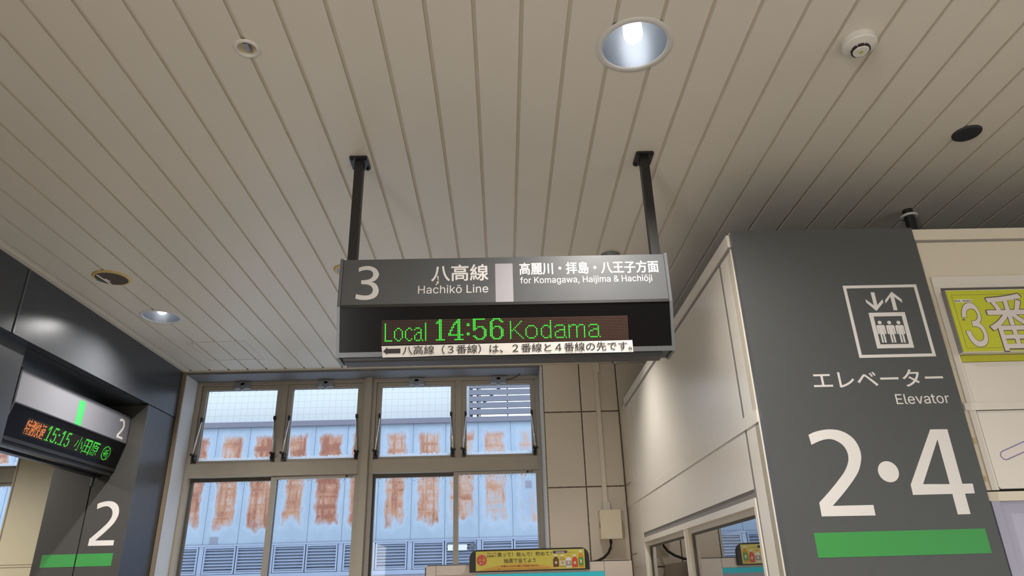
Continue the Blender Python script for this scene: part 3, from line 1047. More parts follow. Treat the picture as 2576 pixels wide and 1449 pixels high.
dg_ = MB().prism(PY, grow(poly, 0.0006), 0.0, 0.0006).build('platform_digit', M['outline'], ys)
MB().prism(PY, grow(poly, -0.0012), 0.0006, 0.0010).build('digit_fill', M['glyph_fill'], dg_)
for ch, bx in (('番', (1.684, 2.393, 1.846, 2.602)), ('線', (1.858, 2.393, 2.02, 2.602)), ('ホ', (2.05, 2.40, 2.2, 2.60)), ('ー', (2.22, 2.40, 2.36, 2.60))):
    if ch in 'ホー':
        continue
    o = text(PY, ch, bx, M['outline'], ys, 'platform_lettering', 0.0, 0.021, 0.0006)
    e = 0.0022
    text(PY, ch, (bx[0] + e, bx[1] + e, bx[2] - e, bx[3] - e), M['glyph_fill'], o, 'lettering_fill', 0.0006, 0.009, 0.0004)
MB().pbox(PY, *[PY.uv(2400, 753)[0], PY.uv(2445, 760)[0]], PY.uv(2400, 761.5)[1], PY.uv(2400, 753.5)[1], 0, 0.0005).build('notice_label', M['paper'], ys)
text(PY, '運転時、開放厳禁!!', PY.box((2401.5, 760), (2443, 754.5)), M['ink'], ys, 'label_lettering', 0.0005, 0.0, 0.0003)
cx_, cz_ = PY.uv(2424, 804)
mb = MB().prism(PY, [(cx_ + 0.0045 * math.cos(a * math.pi / 8), cz_ + 0.0045 * math.sin(a * math.pi / 8)) for a in range(16)], 0, 0.002)
k = mb.build('lock', M['latch'], ys)
MB().prism(PY, [(cx_ + 0.002 * math.cos(a * math.pi / 4), cz_ + 0.002 * math.sin(a * math.pi / 4)) for a in range(8)], 0.002, 0.003).build('keyhole', M['ink'], k)
tag(MB().pbox(PF, 1.573, 2.75, 2.367, 2.389, -0.01, 0.006).build('sign_shelf', M['olive'], bevel=0.001), 'olive yellow ledge under the yellow green sign', 'ledge')

# white panel with an outlined arrow
wp = thing('direction_board', (2.2, YFR, 1.948), 'white board with a purple outlined arrow under the ledge', 'sign')
MB().prism(PF, smooth_poly([(1.572, 1.956), (1.580, 1.948), (2.9, 1.948), (2.9, 2.198), (1.572, 2.198)], corners=(2, 3, 4, 0, 1)), -0.03, 0.004).build('board', M['white_panel'], wp)
mb = MB().frame(PF, 1.571, 2.9, 1.9475, 2.1985, 0.0012, 0.0, 0.0046)
mb.build('board_edge', M['joint_grey'], wp)
aa, ab = Vector((1.6225, 2.052)), Vector((1.86, 2.139))
an = (ab - aa).normalized()
ang = math.atan2(an.y, an.x)


def capsule(r):
    return [(c.x + r * math.cos(ang + o_ + q * math.pi / 10), c.y + r * math.sin(ang + o_ + q * math.pi / 10))
            for c, o_ in ((aa, math.pi / 2), (ab, -math.pi / 2)) for q in range(11)]


ap = capsule(0.0155)
o = MB().prism(PF, ap, 0.004, 0.0046).build('arrow', M['purple'], wp)
MB().prism(PF, capsule(0.012), 0.0046, 0.005).build('arrow_fill', M['glyph_fill'], o)
for z0, z1, g in ((2.092, 2.112, 0), (1.972, 1.990, 1)):
    x = 1.536 + 0.002 * g
    tag(MB().pbox(PF, x, x + 0.010, z0, z1, -0.001, 0.0006).build('tape_scrap', M['tape']),
        'scrap of yellowed tape beside the board, ' + ('lower one' if g else 'upper one'), 'tape', 'yellowed tape scraps')

# ------------------------------------------------------------------ elevator sign
ES_Y = 2.225
PE = Plane((0, ES_Y, 0), (1, 0, 0), VU)
es = thing('elevator_sign', (1.18, ES_Y + 0.015, 0.2), 'tall dark grey elevator sign board with 2・4 on the booth corner', 'sign')
MB().pbox(PE, 0.8505, 1.509, 0.2, 2.868, -0.03, 0.0).build('board', M['elev_grey'], es, bevel=0.0015)
MB().pbox(PE, 0.8485, 0.8515, 0.2, 2.867, -0.031, -0.0015).build('edge_strip', M['frame_light'], es)
z6 = zoomed(1820, 500, 2.8981)
z7 = zoomed(1900, 950, 2.9038)
u0, v1 = PE.uv(*z6(868, 635))
u1, v0 = PE.uv(*z6(1550, 1149))
pic = MB().frame(PE, u0, u1, v0, v1, 0.0105, 0, 0.0008).build('pictogram_frame', M['letter'], es)
a0, b1 = PE.uv(*z6(1057, 832)); a1, b0 = PE.uv(*z6(1390, 1086))
MB().frame(PE, a0, a1, b0, b1, 0.0140, 0, 0.0008).build('pictogram_cabin', M['letter'], es)
U = lambda pts: [PE.uv(*z6(*p)) for p in pts]
MB().prism(PE, U([(1072, 683), (1099, 683), (1121, 776), (1158, 733), (1165, 757), (1115, 818), (1041, 757), (1034, 733), (1096, 778)]), 0, 0.0008).build('pictogram_arrow', M['letter'], es)
MB().prism(PE, U([(1240, 813), (1268, 813), (1243, 715), (1303, 758), (1298, 734), (1224, 678), (1177, 740), (1183, 763), (1216, 714)]), 0, 0.0008).build('pictogram_arrow', M['letter'], es)
for hx in (1138, 1207.5, 1275):
    cu, cv = PE.uv(*z6(hx, 903))
    mb = MB().prism(PE, [(cu + 0.0066 * math.cos(q * math.pi / 10), cv + 0.0066 * math.sin(q * math.pi / 10)) for q in range(20)], 0, 0.0008)
    w, t = 0.0205, 0.0
    fw, fh = 0.70, 0.80
    body = [(-w + .004, t), (w - .004, t), (w, t - .005), (w, t - .039), (w - .003, t - .041), (w - .008, t - .039), (w - .008, t - .016), (w - .0095, t - .016),
            (w - .0095, t - .079), (.0025, t - .079), (.0025, t - .042), (-.0025, t - .042), (-.0025, t - .079), (-w + .0095, t - .079),
            (-w + .0095, t - .016), (-w + .008, t - .016), (-w + .008, t - .039), (-w + .003, t - .041), (-w, t - .039), (-w, t - .005)]
    mb.prism(PE, [(cu + p[0] * fw, cv - 0.0092 + p[1] * fh) for p in body], 0, 0.0008)
    mb.build('pictogram_figure', M['letter'], es)
text(PE, 'エレベーター', PE.box(z6(665, 1385), z6(1581, 1240)), M['letter'], es, 'katakana_lettering', 0, 0.012)
text(PE, 'Elevator', PE.box(z7(1036, 195), z7(1404, 113)), M['letter'], es, 'english_lettering', 0, 0.003)
TWO = [(388, 418), (430, 398), (490, 383), (545, 378), (610, 385), (670, 410), (720, 450), (755, 505), (772, 565), (770, 620), (755, 680), (725, 735),
       (690, 785), (640, 850), (565, 937), (862, 930), (878, 1007), (485, 1014), (467, 913), (520, 855), (575, 790), (625, 725), (655, 680),
       (675, 630), (680, 585), (670, 540), (645, 500), (610, 472), (565, 452), (520, 450), (470, 463), (410, 491)]
two = smooth_poly([PE.uv(*z7(*p)) for p in TWO], corners=(0, 14, 15, 16, 17, 18, 31))
two_n = norm_poly(two)
MB().prism(PE, two, 0, 0.0008).build('platform_digit', M['letter'], es)
cu, cv = PE.uv(*z7(972, 687))
MB().prism(PE, [(cu + 0.0325 * math.cos(q * math.pi / 20), cv + 0.0325 * math.sin(q * math.pi / 20)) for q in range(40)], 0, 0.0008).build('middle_dot', M['letter'], es)
out4 = [PE.uv(*z7(*p)) for p in [(1277, 378), (1402, 377), (1505, 775), (1587, 773), (1604, 850), (1527, 850), (1566, 997), (1480, 998), (1440, 852), (1152, 857), (1135, 782)]]
h4 = [PE.uv(*z7(*p)) for p in [(1330, 450), (1420, 778), (1225, 778)]]
mb = MB()
bar_t, bar_b = h4[1][1], out4[9][1]
mb.prism(PE, [out4[10], out4[9], (out4[4][0], bar_b), (out4[3][0], bar_t), h4[1], h4[2]], 0, 0.0008)     # bar
mb.prism(PE, [out4[0], h4[0], h4[2], out4[10]], 0, 0.0008)                                             # diagonal
mb.prism(PE, [out4[0], out4[1], (out4[1][0], bar_t), h4[1], h4[0]], 0, 0.0008)                         # stem top
mb.prism(PE, [(out4[1][0], bar_b), (out4[1][0], out4[6][1]), (h4[1][0], out4[6][1]), (h4[1][0], bar_b)], 0, 0.0008)
mb.build('platform_digit', M['letter'], es)
gb = [PE.uv(*z7(*p)) for p in [(427, 1135), (1728, 1282)]]
MB().pbox(PE, gb[0][0], gb[1][0], gb[1][1], gb[0][1], 0, 0.0006).build('green_band', M['green'], es)

# ------------------------------------------------------------------ main hanging sign
X0, X1 = -0.522, 0.566
ms = thing('departure_sign', (0.022, 2.236, 2.36), 'hanging grey platform 3 sign with green lit departure board', 'sign')
PU = Plane((0, 2.130, 0), (1, 0, 0), VU)
ZB = 2.563
PLD = Plane((0, 2.130, ZB), (1, 0, 0), (0, -0.040, 0.157))     # lower face leans back towards its foot
SL = math.hypot(0.040, 0.157)
side = Plane((0, 0, 0), (0, -1, 0), VU)
prof = [(-2.131, 2.735), (-2.131, ZB), (-2.171, ZB - 0.157), (-2.262, ZB - 0.157), (-2.341, ZB), (-2.341, 2.735)]
inn = [(p[0] * 1.0 + (0.002 if p[0] > -2.2 else -0.002) * -1, p[1]) for p in prof]
MB().prism(side, inn, -(X1 + 0.001), -(X0 - 0.001)).build('casing', M['frame_grey'], ms)
for xa, xb in ((X0 - 0.010, X0), (X1, X1 + 0.010)):
    MB().prism(side, [(-2.126, 2.737), (-2.126, ZB - 0.001), (-2.168, ZB - 0.163), (-2.258, ZB - 0.163), (-2.346, ZB - 0.001), (-2.346, 2.737)], -xb, -xa).build('end_cap', M['frame_light'], ms, bevel=0.002)
MB().pbox(PU, X0 + 0.001, X1 - 0.001, ZB + 0.006, 2.734, -0.003, 0.001).build('upper_panel', M['sign_grey'], ms)
MB().pbox(PU, X0, X1, ZB - 0.004, ZB + 0.006, -0.004, 0.003).build('divider_bar', M['black_metal'], ms, bevel=0.001)
lower = MB().pbox(PLD, X0 + 0.001, X1 - 0.001, -SL + 0.012, -0.004, -0.003, 0.001).build('lower_panel', M['black_acrylic'], ms)
MB().pbox(PLD, X0, X1, -SL - 0.004, -SL + 0.012, -0.006, 0.004).build('bottom_rail', M['frame_light'], ms, bevel=0.002)
mb = MB().prism(side, [(-2.180, 2.408), (-2.182, 2.394), (-2.187, 2.390), (-2.240, 2.390), (-2.247, 2.394), (-2.250, 2.408)], -(X1 - 0.030), -(X0 + 0.012))
mb.build('under_rail', M['frame_grey'], ms, bevel=0.002)
for x in (-0.516, 0.5635):
    hp = MB().box(x - 0.016, x + 0.016, 2.220, 2.252, 2.737, 3.196).build('hanger_post', M['black_metal'], ms, bevel=0.002)
    q = []
    for k in range(4):
        ang = math.pi / 4 + k * math.pi / 2
        cx, cy = x + 0.034 * (1 if math.cos(ang) > 0 else -1), 2.240 + 0.044 * (1 if math.sin(ang) > 0 else -1)
        for e in range(5):
            b = ang - math.pi / 4 + e * math.pi / 8
            q.append((cx - 0.008 * (1 if math.cos(ang) > 0 else -1) + 0.008 * math.cos(b), cy - 0.008 * (1 if math.sin(ang) > 0 else -1) + 0.008 * math.sin(b)))
    mb = MB().prism(Plane((0, 0, 3.2), (1, 0, 0), (0, 1, 0)), q, -0.008, 0.0)
    for sx in (-1, 1):
        for sy in (-1, 1):
            mb.lathe((x + sx * 0.024, 2.240 + sy * 0.033, 3.184), [(0, 0), (0.005, 0), (0.005, 0.008)], 8)
    mb.build('ceiling_plate', M['black_metal'], hp)
zA = zoomed(860, 640, 6.44)
zB = zoomed(1240, 640, 5.6)
THREE = [(277, 222), (330, 203), (390, 193), (445, 193), (505, 207), (555, 235), (588, 275), (602, 325), (590, 370), (560, 410), (520, 437), (475, 452),
         (520, 460), (560, 490), (585, 530), (597, 580), (592, 625), (570, 670), (530, 705), (470, 728), (400, 740), (330, 740), (270, 733), (220, 718),
         (230, 648), (290, 660), (350, 668), (410, 668), (455, 655), (490, 625), (503, 580), (495, 545), (470, 515), (430, 495), (380, 487), (315, 485),
         (315, 423), (370, 420), (430, 410), (475, 390), (500, 360), (508, 325), (500, 290), (475, 268), (435, 256), (385, 255), (330, 265), (277, 287)]
three = smooth_poly([PU.uv(*zA(*p)) for p in THREE], corners=(0, 11, 23, 24, 35, 36, 47))
MB().prism(PU, three, 0.001, 0.0018).build('platform_digit', M['letter'], ms)
text(PU, '八高線', PU.box(zA(1452, 438), zA(2367, 162)), M['letter'], ms, 'line_name_lettering', 0.001, 0.020)
text(PU, 'Hachikō Line', PU.box(zA(1234, 641), zA(2370, 487)), M['letter'], ms, 'english_line_lettering', 0.001, 0.003)
text(PU, '高麗川・拝島・八王子方面', PU.box(zB(378, 291), zB(2317, 87)), M['letter'], ms, 'destination_lettering', 0.001, 0.022)
text(PU, 'for Komagawa, Haijima & Hachiōji', PU.box(zB(386, 437), zB(2236, 286)), M['letter'], ms, 'english_destination_lettering', 0.001, 0.004)
g0, g1 = PU.uv(*zB(30, 135)), PU.uv(*zB(292, 700))
MB().pbox(PU, g0[0], g1[0], ZB + 0.0065, g0[1], 0.001, 0.0016).build('grey_strip', M['grey_strip'], ms)
mb = MB()
for p in ((1556, 372, 12, 26), (1562, 415, 14, 26), (1552, 462, 16, 26), (1530, 492, 9, 16), (1566, 440, 9, 40)):
    c = PU.uv(*zA(p[0], p[1]))
    mb.prism(PU, [(c[0] + p[2] * 0.00021 * math.cos(q * math.pi / 4), c[1] + p[3] * 0.00021 * math.sin(q * math.pi / 4)) for q in range(8)], 0.0018, 0.0021)
mb.build('bird_dropping', M['ivory'], ms)
# dot matrix
zL = zoomed(940, 780, 7.5765)
zR = zoomed(1260, 780, 7.1556)
ca = PLD.uv(*zL(225, 270)); cb = PLD.uv(*zL(213, 592)); cc = PLD.uv(*zR(1785, 473))
pu = (cc[0] - ca[0]) / 139.0
pv = (ca[1] - cb[1]) / 11.0
GO = (ca[0], ca[1])


lit = set()
cells = lambda d, c0: {(c0 + c, -r) for r, cs in d.items() for c in cs}
lit |= cells({**{r: [0] for r in range(11)}, 11: [0, 1, 2, 3, 4]}, 0)
o_ = {3: [2, 3], 4: [1, 4], **{r: [0, 5] for r in range(5, 10)}, 10: [1, 4], 11: [2, 3]}
lit |= cells(o_, 6)
lit |= cells({3: [2, 3], 4: [1, 4], **{r: [0] for r in range(5, 10)}, 10: [1, 4], 11: [2, 3]}, 13)
lit |= cells({3: [1, 2, 3], 4: [0, 4], 5: [4], 6: [2, 3, 4], 7: [1, 4], 8: [0, 4], 9: [0, 4], 10: [0, 4], 11: [1, 2, 3, 5]}, 19)
lit |= cells({r: [0] for r in range(12)}, 26)
big = lambda d, c0: {(c0 + c, -(r - 2)) for r, cs in d.items() for c in cs}
lit |= big({0: [2, 3], 1: [1, 2, 3], 2: [0, 1, 2, 3], **{r: [2, 3] for r in range(3, 13)}, 13: [0, 1, 2, 3, 4, 5]}, 33)
lit |= big({0: [6, 7], 1: [5, 6, 7], 2: [4, 5, 6, 7], 3: [3, 4, 6, 7], 4: [3, 6, 7], 5: [2, 3, 6, 7], 6: [2, 6, 7], 7: [1, 2, 6, 7], 8: [1, 6, 7],
            9: [0, 1, 6, 7], 10: list(range(10)), 11: [6, 7], 12: [6, 7], 13: [4, 5, 6, 7, 8, 9]}, 41)
lit |= big({3: [0, 1], 4: [0, 1], 9: [0, 1], 10: [0, 1]}, 53)
lit |= big({0: list(range(8)), 1: [0, 1], 2: [0, 1], 3: [0, 1], 4: [0, 1], 5: [0, 1, 3, 4, 5, 6], 6: [0, 1, 2, 6, 7], 7: [0, 1, 7, 8], 8: [7, 8], 9: [7, 8],
            10: [7, 8], 11: [0, 1, 7, 8], 12: [1, 2, 6, 7], 13: [2, 3, 4, 5, 6]}, 57)
lit |= big({0: [2, 3, 4, 5, 6], 1: [1, 2, 6, 7], 2: [0, 1, 7, 8], 3: [0, 1], 4: [0, 1], 5: [0, 1, 3, 4, 5, 6], 6: [0, 1, 2, 6, 7], 7: [0, 1, 7, 8], 8: [0, 1, 7, 8],
            9: [0, 1, 7, 8], 10: [0, 1, 7, 8], 11: [0, 1, 7, 8], 12: [1, 2, 6, 7], 13: [2, 3, 4, 5, 6]}, 68)
lit |= cells({0: [0, 7], 1: [0, 6], 2: [0, 5], 3: [0, 4], 4: [0, 3], 5: [0, 2], 6: [0, 1, 3], 7: [0, 4], 8: [0, 5], 9: [0, 6], 10: [0, 7], 11: [0, 8]}, 81)
lit |= cells({3: [2, 3, 4, 5], 4: [1, 6], **{r: [0, 7] for r in range(5, 10)}, 10: [1, 6], 11: [2, 3, 4, 5]}, 91)
lit |= cells({0: [6], 1: [6], 2: [6], 3: [2, 3, 4, 6], 4: [1, 5, 6], **{r: [0, 6] for r in range(5, 10)}, 10: [1, 5, 6], 11: [2, 3, 4, 6]}, 101)
aw = {3: [1, 2, 3, 4, 5], 4: [0, 6], 5: [6], 6: [3, 4, 5, 6], 7: [1, 2, 6], 8: [0, 6], 9: [0, 6], 10: [0, 6], 11: [1, 2, 3, 4, 5, 7]}
lit |= cells(aw, 110)
lit |= cells({3: [0, 2, 3, 4, 7, 8, 9], 4: [0, 1, 5, 6, 10], **{r: [0, 5, 10] for r in range(5, 12)}}, 119)
lit |= cells(aw, 132)
allc = {(c, -r) for c in range(-2, 158) for r in range(-2, 14)}
MB().pbox(PLD, GO[0] - 2.6 * pu, GO[0] + 157.6 * pu, GO[1] - 13.6 * pv, GO[1] + 2.6 * pv, 0.001, 0.0016).build('dot_board', M['led_board'], ms)
add_dots(MB(), PLD, sorted(allc - lit), (pu, pv), GO, 0.34, 0.0020).build('unlit_dots', M['led_off'], ms)
for c0, c1 in ((-5, 30), (30, 79), (79, 160)):                 # one part for each lit word
    add_dots(MB(), PLD, sorted(q for q in lit if c0 < q[0] < c1), (pu, pv), GO, 0.44, 0.0022, 8).build('lit_word', M['led_green'], ms)

# paper strip taped under the dots
ns = thing('paper_notice', (0.0, 2.16, 2.40), 'white paper strip with black arrow taped under the green departure board', 'notice')
zz = zoomed(840, 600, 2.9953)
c4 = [PLD.uv(*zz(*p)) for p in [(360, 812), (2246, 766), (2254, 855), (370, 898)]]
mb = MB()
nx, nv = 60, 8
rows = []
rg = random.Random(2)
for j in range(nv + 1):
    row = []
    for i in range(nx + 1):
        s, t = i / nx, j / nv
        p = Vector(c4[0]).lerp(Vector(c4[1]), s).lerp(Vector(c4[3]).lerp(Vector(c4[2]), s), t)
        rip = 0.0005 * (t ** 1.5) * (math.sin(s * 60 + t * 9) * (0.3 + 1.2 * max(0, s - 0.6)) + math.sin(s * 23 - t * 6)) + 0.002 * t * t * max(0, 1 - s * 9)
        if 0.12 < s < 0.45:
            p.y += 0.004 * t * math.sin((s - 0.12) / 0.33 * math.pi) * 0.6
        row.append(mb.bm.verts.new(PLD.pt(p.x, p.y, 0.0052 + rip)))
    rows.append(row)
for j in range(nv):
    for i in range(nx):
        mb.bm.faces.new((rows[j][i], rows[j + 1][i], rows[j + 1][i + 1], rows[j][i + 1]))
mb.build('paper_strip', M['paper'], ns, smooth=True)
MB().prism(PLD, [PLD.uv(*zL(*p)) for p in [(187, 790), (265, 712), (265, 743), (515, 736), (515, 824), (267, 830), (270, 858)]], 0.0064, 0.0070).build('arrow', M['ink'], ns)
lx0, lz0 = PLD.uv(*zL(553, 858))
lx1, lz1 = PLD.uv(*zR(2345, 560))
NCH = 22
cw = (lx1 - lx0) / 21.55
full = '八高線（３番線）は、２番線と４番線の先です。'
boxes = {}
for part, i0, i1 in (('八高線', 0, 3), ('（３番線）', 3, 8), ('は、', 8, 10), ('２番線と', 10, 14), ('４番線の', 14, 18), ('先です。', 18, 22)):
    vsx, _ = text_polys(full[:i1])
    ax1 = max(v.x for v in vsx)
    vfull, _ = text_polys(full)
    fx = max(v.x for v in vfull); fn = min(v.x for v in vfull)
    vp, _ = text_polys(part)
    pxa = min(v.x for v in vp); pxb = max(v.x for v in vp)
    fy0 = min(v.y for v in vfull); fy1 = max(v.y for v in vfull)
    py0 = min(v.y for v in vp); py1 = max(v.y for v in vp)
    ku = (lx1 - lx0) / (fx - fn)
    kv = (lz1 - lz0) / (fy1 - fy0)
    e1 = lx0 + (ax1 - fn) * ku
    e0 = e1 - (pxb - pxa) * ku
    text(PLD, part, (e0, lz0 + (py0 - fy0) * kv, e1, lz0 + (py1 - fy0) * kv), M['ink'], ns, 'lettering', 0.0064, 0.004, 0.0003)

# ------------------------------------------------------------------ left sign in the opening
ls = thing('platform_sign', (-2.50, 3.93, 2.43), 'grey platform 2 sign with orange and green lit dots in the opening', 'sign')
XS = -2.39
Y0, Y1 = 3.378, 4.476
PW = Plane((XS, 0, 0), (0, 1, 0), VU)
PWL = Plane((XS, 0, 2.603), (0, 1, 0), (0.042, 0, 0.165))
SL2 = math.hypot(0.042, 0.165)
xz = Plane((0, 0, 0), (1, 0, 0), VU)           # profile drawn in x, z; depth runs along -y
pr = [(XS - 0.002, 2.775), (XS - 0.002, 2.603), (XS - 0.044, 2.438), (XS - 0.17, 2.438), (XS - 0.212, 2.603), (XS - 0.212, 2.775)]
MB().prism(xz, pr, -(Y1 - 0.001), -(Y0 + 0.001)).build('casing', M['frame_grey'], ls)
for ya, yb in ((Y0 - 0.010, Y0), (Y1, Y1 + 0.003)):
    MB().prism(xz, [(XS + 0.004, 2.778), (XS + 0.004, 2.602), (XS - 0.040, 2.430), (XS - 0.174, 2.430), (XS - 0.216, 2.602), (XS - 0.216, 2.778)], -yb, -ya).build('end_cap', M['black_metal'], ls, bevel=0.002)
MB().prism(xz, [(XS + 0.0045, 2.776), (XS + 0.0045, 2.602), (XS - 0.039, 2.431), (XS - 0.043, 2.431), (XS + 0.0005, 2.602), (XS + 0.0005, 2.776)], -(Y0 + 0.004), -Y0).build('edge_strip', M['frame_light'], ls)
MB().pbox(PW, Y0 + 0.004, Y1, 2.607, 2.774, -0.003, 0.001).build('upper_panel', M['sign_light'], ls)
MB().pbox(PW, Y0 + 0.004, Y1, 2.600, 2.607, -0.003, 0.003).build('divider_bar', M['black_metal'], ls)
MB().pbox(PWL, Y0 + 0.004, Y1, -SL2 + 0.012, -0.002, -0.003, 0.001).build('lower_panel', M['black_acrylic'], ls)
MB().pbox(PWL, Y0 + 0.002, Y1, -SL2 - 0.006, -SL2 + 0.012, -0.006, 0.003).build('bottom_rail', M['black_metal'], ls, bevel=0.002)
for xa, xb, z in ((XS - 0.085, XS - 0.050, 2.405), (XS - 0.150, XS - 0.110, 2.395)):
    MB().box(xa, xb, Y0 + 0.02, Y1 - 0.01, z, 2.436).build('under_rail', M['black_metal'], ls, bevel=0.002)
z5 = zoomed(0, 900, 4.8306)
a, b = PW.uv(*z5(968, 508)), PW.uv(*z5(985, 850))
gw = PW.uv(*z5(1045, 535))[0] - a[0]
MB().pbox(PW, a[0], a[0] + gw, 2.6075, a[1], 0.001, 0.0016).build('green_stripe', M['green_light'], ls)
MB().prism(PW, place(two_n, PW.box(z5(1411, 968), z5(1527, 760))), 0.001, 0.0016).build('platform_digit', M['letter'], ls)
tl, br_ = PWL.uv(*z5(335, 735)), PWL.uv(*z5(500, 993))
pw = 0.0070
ph = 0.0078
row0 = PWL.uv(*z5(275, 925))[1]
GO2 = (tl[0], row0)


def ub(pa, pb):
    return PWL.uv(*z5(*pa))[0], PWL.uv(*z5(*pb))[0]


k0 = ub((310, 830), (540, 912))
k1 = ub((560, 925), (838, 1020))
k2 = ub((915, 1030), (1185, 1130))
k3 = ub((1225, 1170), (1330, 1172))
hh = 15.4 * ph * 0.85
lo_, hi_ = row0, PWL.uv(*z5(345, 735))[1]
pv2 = (hi_ - lo_) / 15.0
pu2 = pv2 * 0.92
org = dots_from_text('特別快速', (k0[0], lo_, k0[1], hi_), (pu2 * 0.75, pv2), GO2, 0.35)
mb = MB()
add_dots(mb, PWL, org, (pu2 * 0.75, pv2), GO2, 0.46, 0.0016)
mb.build('orange_dots', M['led_orange'], ls)
for s, kk, off in (('15:15', k1, 0.2), ('小', (k2[0], k2[0] * .69 + k2[1] * .31), 0.0), ('田', (k2[0] * .65 + k2[1] * .35, k2[0] * .35 + k2[1] * .65), 0.0),
                   ('原', (k2[0] * .31 + k2[1] * .69, k2[1]), 0.0)):
    g = dots_from_text(s, (kk[0], lo_, kk[1], hi_), (pu2, pv2), GO2, off)
    add_dots(MB(), PWL, g, (pu2, pv2), GO2, 0.44, 0.0016).build('green_dots', M['led_green'], ls)
mb = MB()
um = (k3[0] + k3[1]) / 2
vm = (lo_ + hi_) / 2
ru, rv = (k3[1] - k3[0]) / 2, (hi_ - lo_) / 2
g = dots_from_text('新', (um - ru * 0.6, vm - rv * 0.6, um + ru * 0.6, vm + rv * 0.6), (pu2, pv2), GO2, 0.0)
cs = set(g)
for q in range(96):
    cs.add((round((um + ru * 0.95 * math.cos(q * math.pi / 48) - GO2[0]) / pu2), round((vm + rv * 0.97 * math.sin(q * math.pi / 48) - GO2[1]) / pv2)))
add_dots(mb, PWL, sorted(cs), (pu2, pv2), GO2, 0.44, 0.0016)
mb.build('round_mark_dots', M['led_green'], ls)
off_b = (k0[0] - 2 * pu2, k3[1] + 2 * pu2)
MB().pbox(PWL, off_b[0], off_b[1], lo_ - pv2, hi_ + pv2, 0.001, 0.0012).build('dot_board', M['led_board'], ls)

# marks on the jamb
PJ = Plane((0, 4.480, 0), (1, 0, 0), VU)
zJ = zoomed(0, 1050, 3.6313)
j = PJ.box(zJ(803, 1176), zJ(1112, 762))
tag(MB().prism(PJ, place(two_n, j), 0.0, 0.0010).build('platform_number', M['letter']), 'large white digit 2 on the grey jamb above the green band', 'lettering')
gb = PJ.box(zJ(360, 1374), zJ(1035, 1240))
mb = MB().pbox(PJ, gb[0], XL - 0.271, gb[1], gb[3], 0, 0.0008)
mb.pbox(PJ, XL - 0.263, gb[2], gb[1], gb[3], 0, 0.0008)
tag(mb.build('green_band', M['green']), 'green band across the slotted grey jamb below the digit 2', 'band')

# ------------------------------------------------------------------ ceiling fittings
def downlight(x, y, r, label):
    t = thing('downlight', (x, y, H), label, 'ceiling light', 'round ceiling downlights')
    c = (x, y, H)
    MB().lathe(c, [(r * 0.83, 0.004), (r * 0.835, -0.0015), (r * 0.86, -0.003), (r * 0.985, -0.002), (r, 0.0), (r * 0.985, 0.002)], 56).build('trim_ring', M['lamp_ring'], t, smooth=True)
    MB().lathe(c, [(r * 0.835, 0.0), (r * 0.80, 0.022), (r * 0.72, 0.055), (r * 0.58, 0.090), (r * 0.36, 0.112), (0.028, 0.118)], 56).build('reflector', M['reflector'], t, smooth=True)
    MB().lathe(c, [(0, 0.018), (0.014, 0.020), (0.024, 0.028), (0.029, 0.042), (0.029, 0.080), (0.024, 0.117)], 32).build('bulb', M['bulb'], t, smooth=True)
    return t


downlight(*DOWN[0], 'large lit downlight in the ceiling above the hanging sign')
downlight(*DOWN[1], 'lit downlight beside the dark wall, near the brown speaker')
downlight(*DOWN[2], 'lit downlight hidden behind the hanging sign, near the tiled wall')
for (x, y, r), k, a in zip(DOWN, (0.95, 1.15, 0.46), (140, 146, 110)):
    spot('downlight_lamp', (x, y, H + 0.012), LAMP_W * k, a, 1.0, rad=0.03)

al = thing('accent_light', (-0.737, 1.630, H), 'small unlit chrome spotlight set in a ceiling groove', 'ceiling light')
MB().lathe((-0.737, 1.630, H), [(0.0275, 0.004), (0.0275, -0.003), (0.031, -0.005), (0.0375, -0.003), (0.0395, 0.0)], 36).build('trim_ring', M['rim_white'], al, smooth=True)
MB().lathe((-0.737, 1.630, H), [(0.0275, 0.0), (0.026, 0.008), (0.020, 0.018), (0.0, 0.022)], 36).build('reflector', M['ivory'], al, smooth=True)
mb = MB().box(-0.744, -0.730, 1.612, 1.648, H + 0.002, H + 0.016)
mb.build('lamp_capsule', M['latch'], al, bevel=0.003)

sd = thing('smoke_detector', (1.108, 1.632, H), 'round white smoke detector on the ceiling boards', 'smoke detector')
c = (1.108, 1.632, H)
MB().lathe(c, [(0, 0), (0.050, 0), (0.0505, -0.020), (0.048, -0.024), (0.027, -0.031), (0.027, -0.034), (0.0, -0.034)], 48).build('body', M['rim_white'], sd, bevel=0.0)
mb = MB()
for q in range(8):
    a0, a1 = q * math.pi / 4 + 0.07, (q + 1) * math.pi / 4 - 0.07
    pts = [(c[0] + rr * math.cos(a), c[1] + rr * math.sin(a)) for rr, aa in ((0.0275, (a0, (a0 + a1) / 2, a1)),) for a in aa]
    pts += [(c[0] + 0.0235 * math.cos(a), c[1] + 0.0235 * math.sin(a)) for a in (a1, (a0 + a1) / 2, a0)]
    mb.prism(Plane((0, 0, H - 0.040), (1, 0, 0), (0, 1, 0)), pts, 0.0, 0.0085)
mb.build('sensor_slots', M['ink'], sd)
MB().lathe(c, [(0, -0.043), (0.022, -0.043), (0.0235, -0.040), (0.0235, -0.039), (0, -0.039)], 40).build('sensor_cap', M['rim_white'], sd)
MB().lathe(c, [(0.0035, -0.0432), (0.0035, -0.0445), (0.0055, -0.0445), (0.0055, -0.0432)], 16).build('indicator', M['olive'], sd)


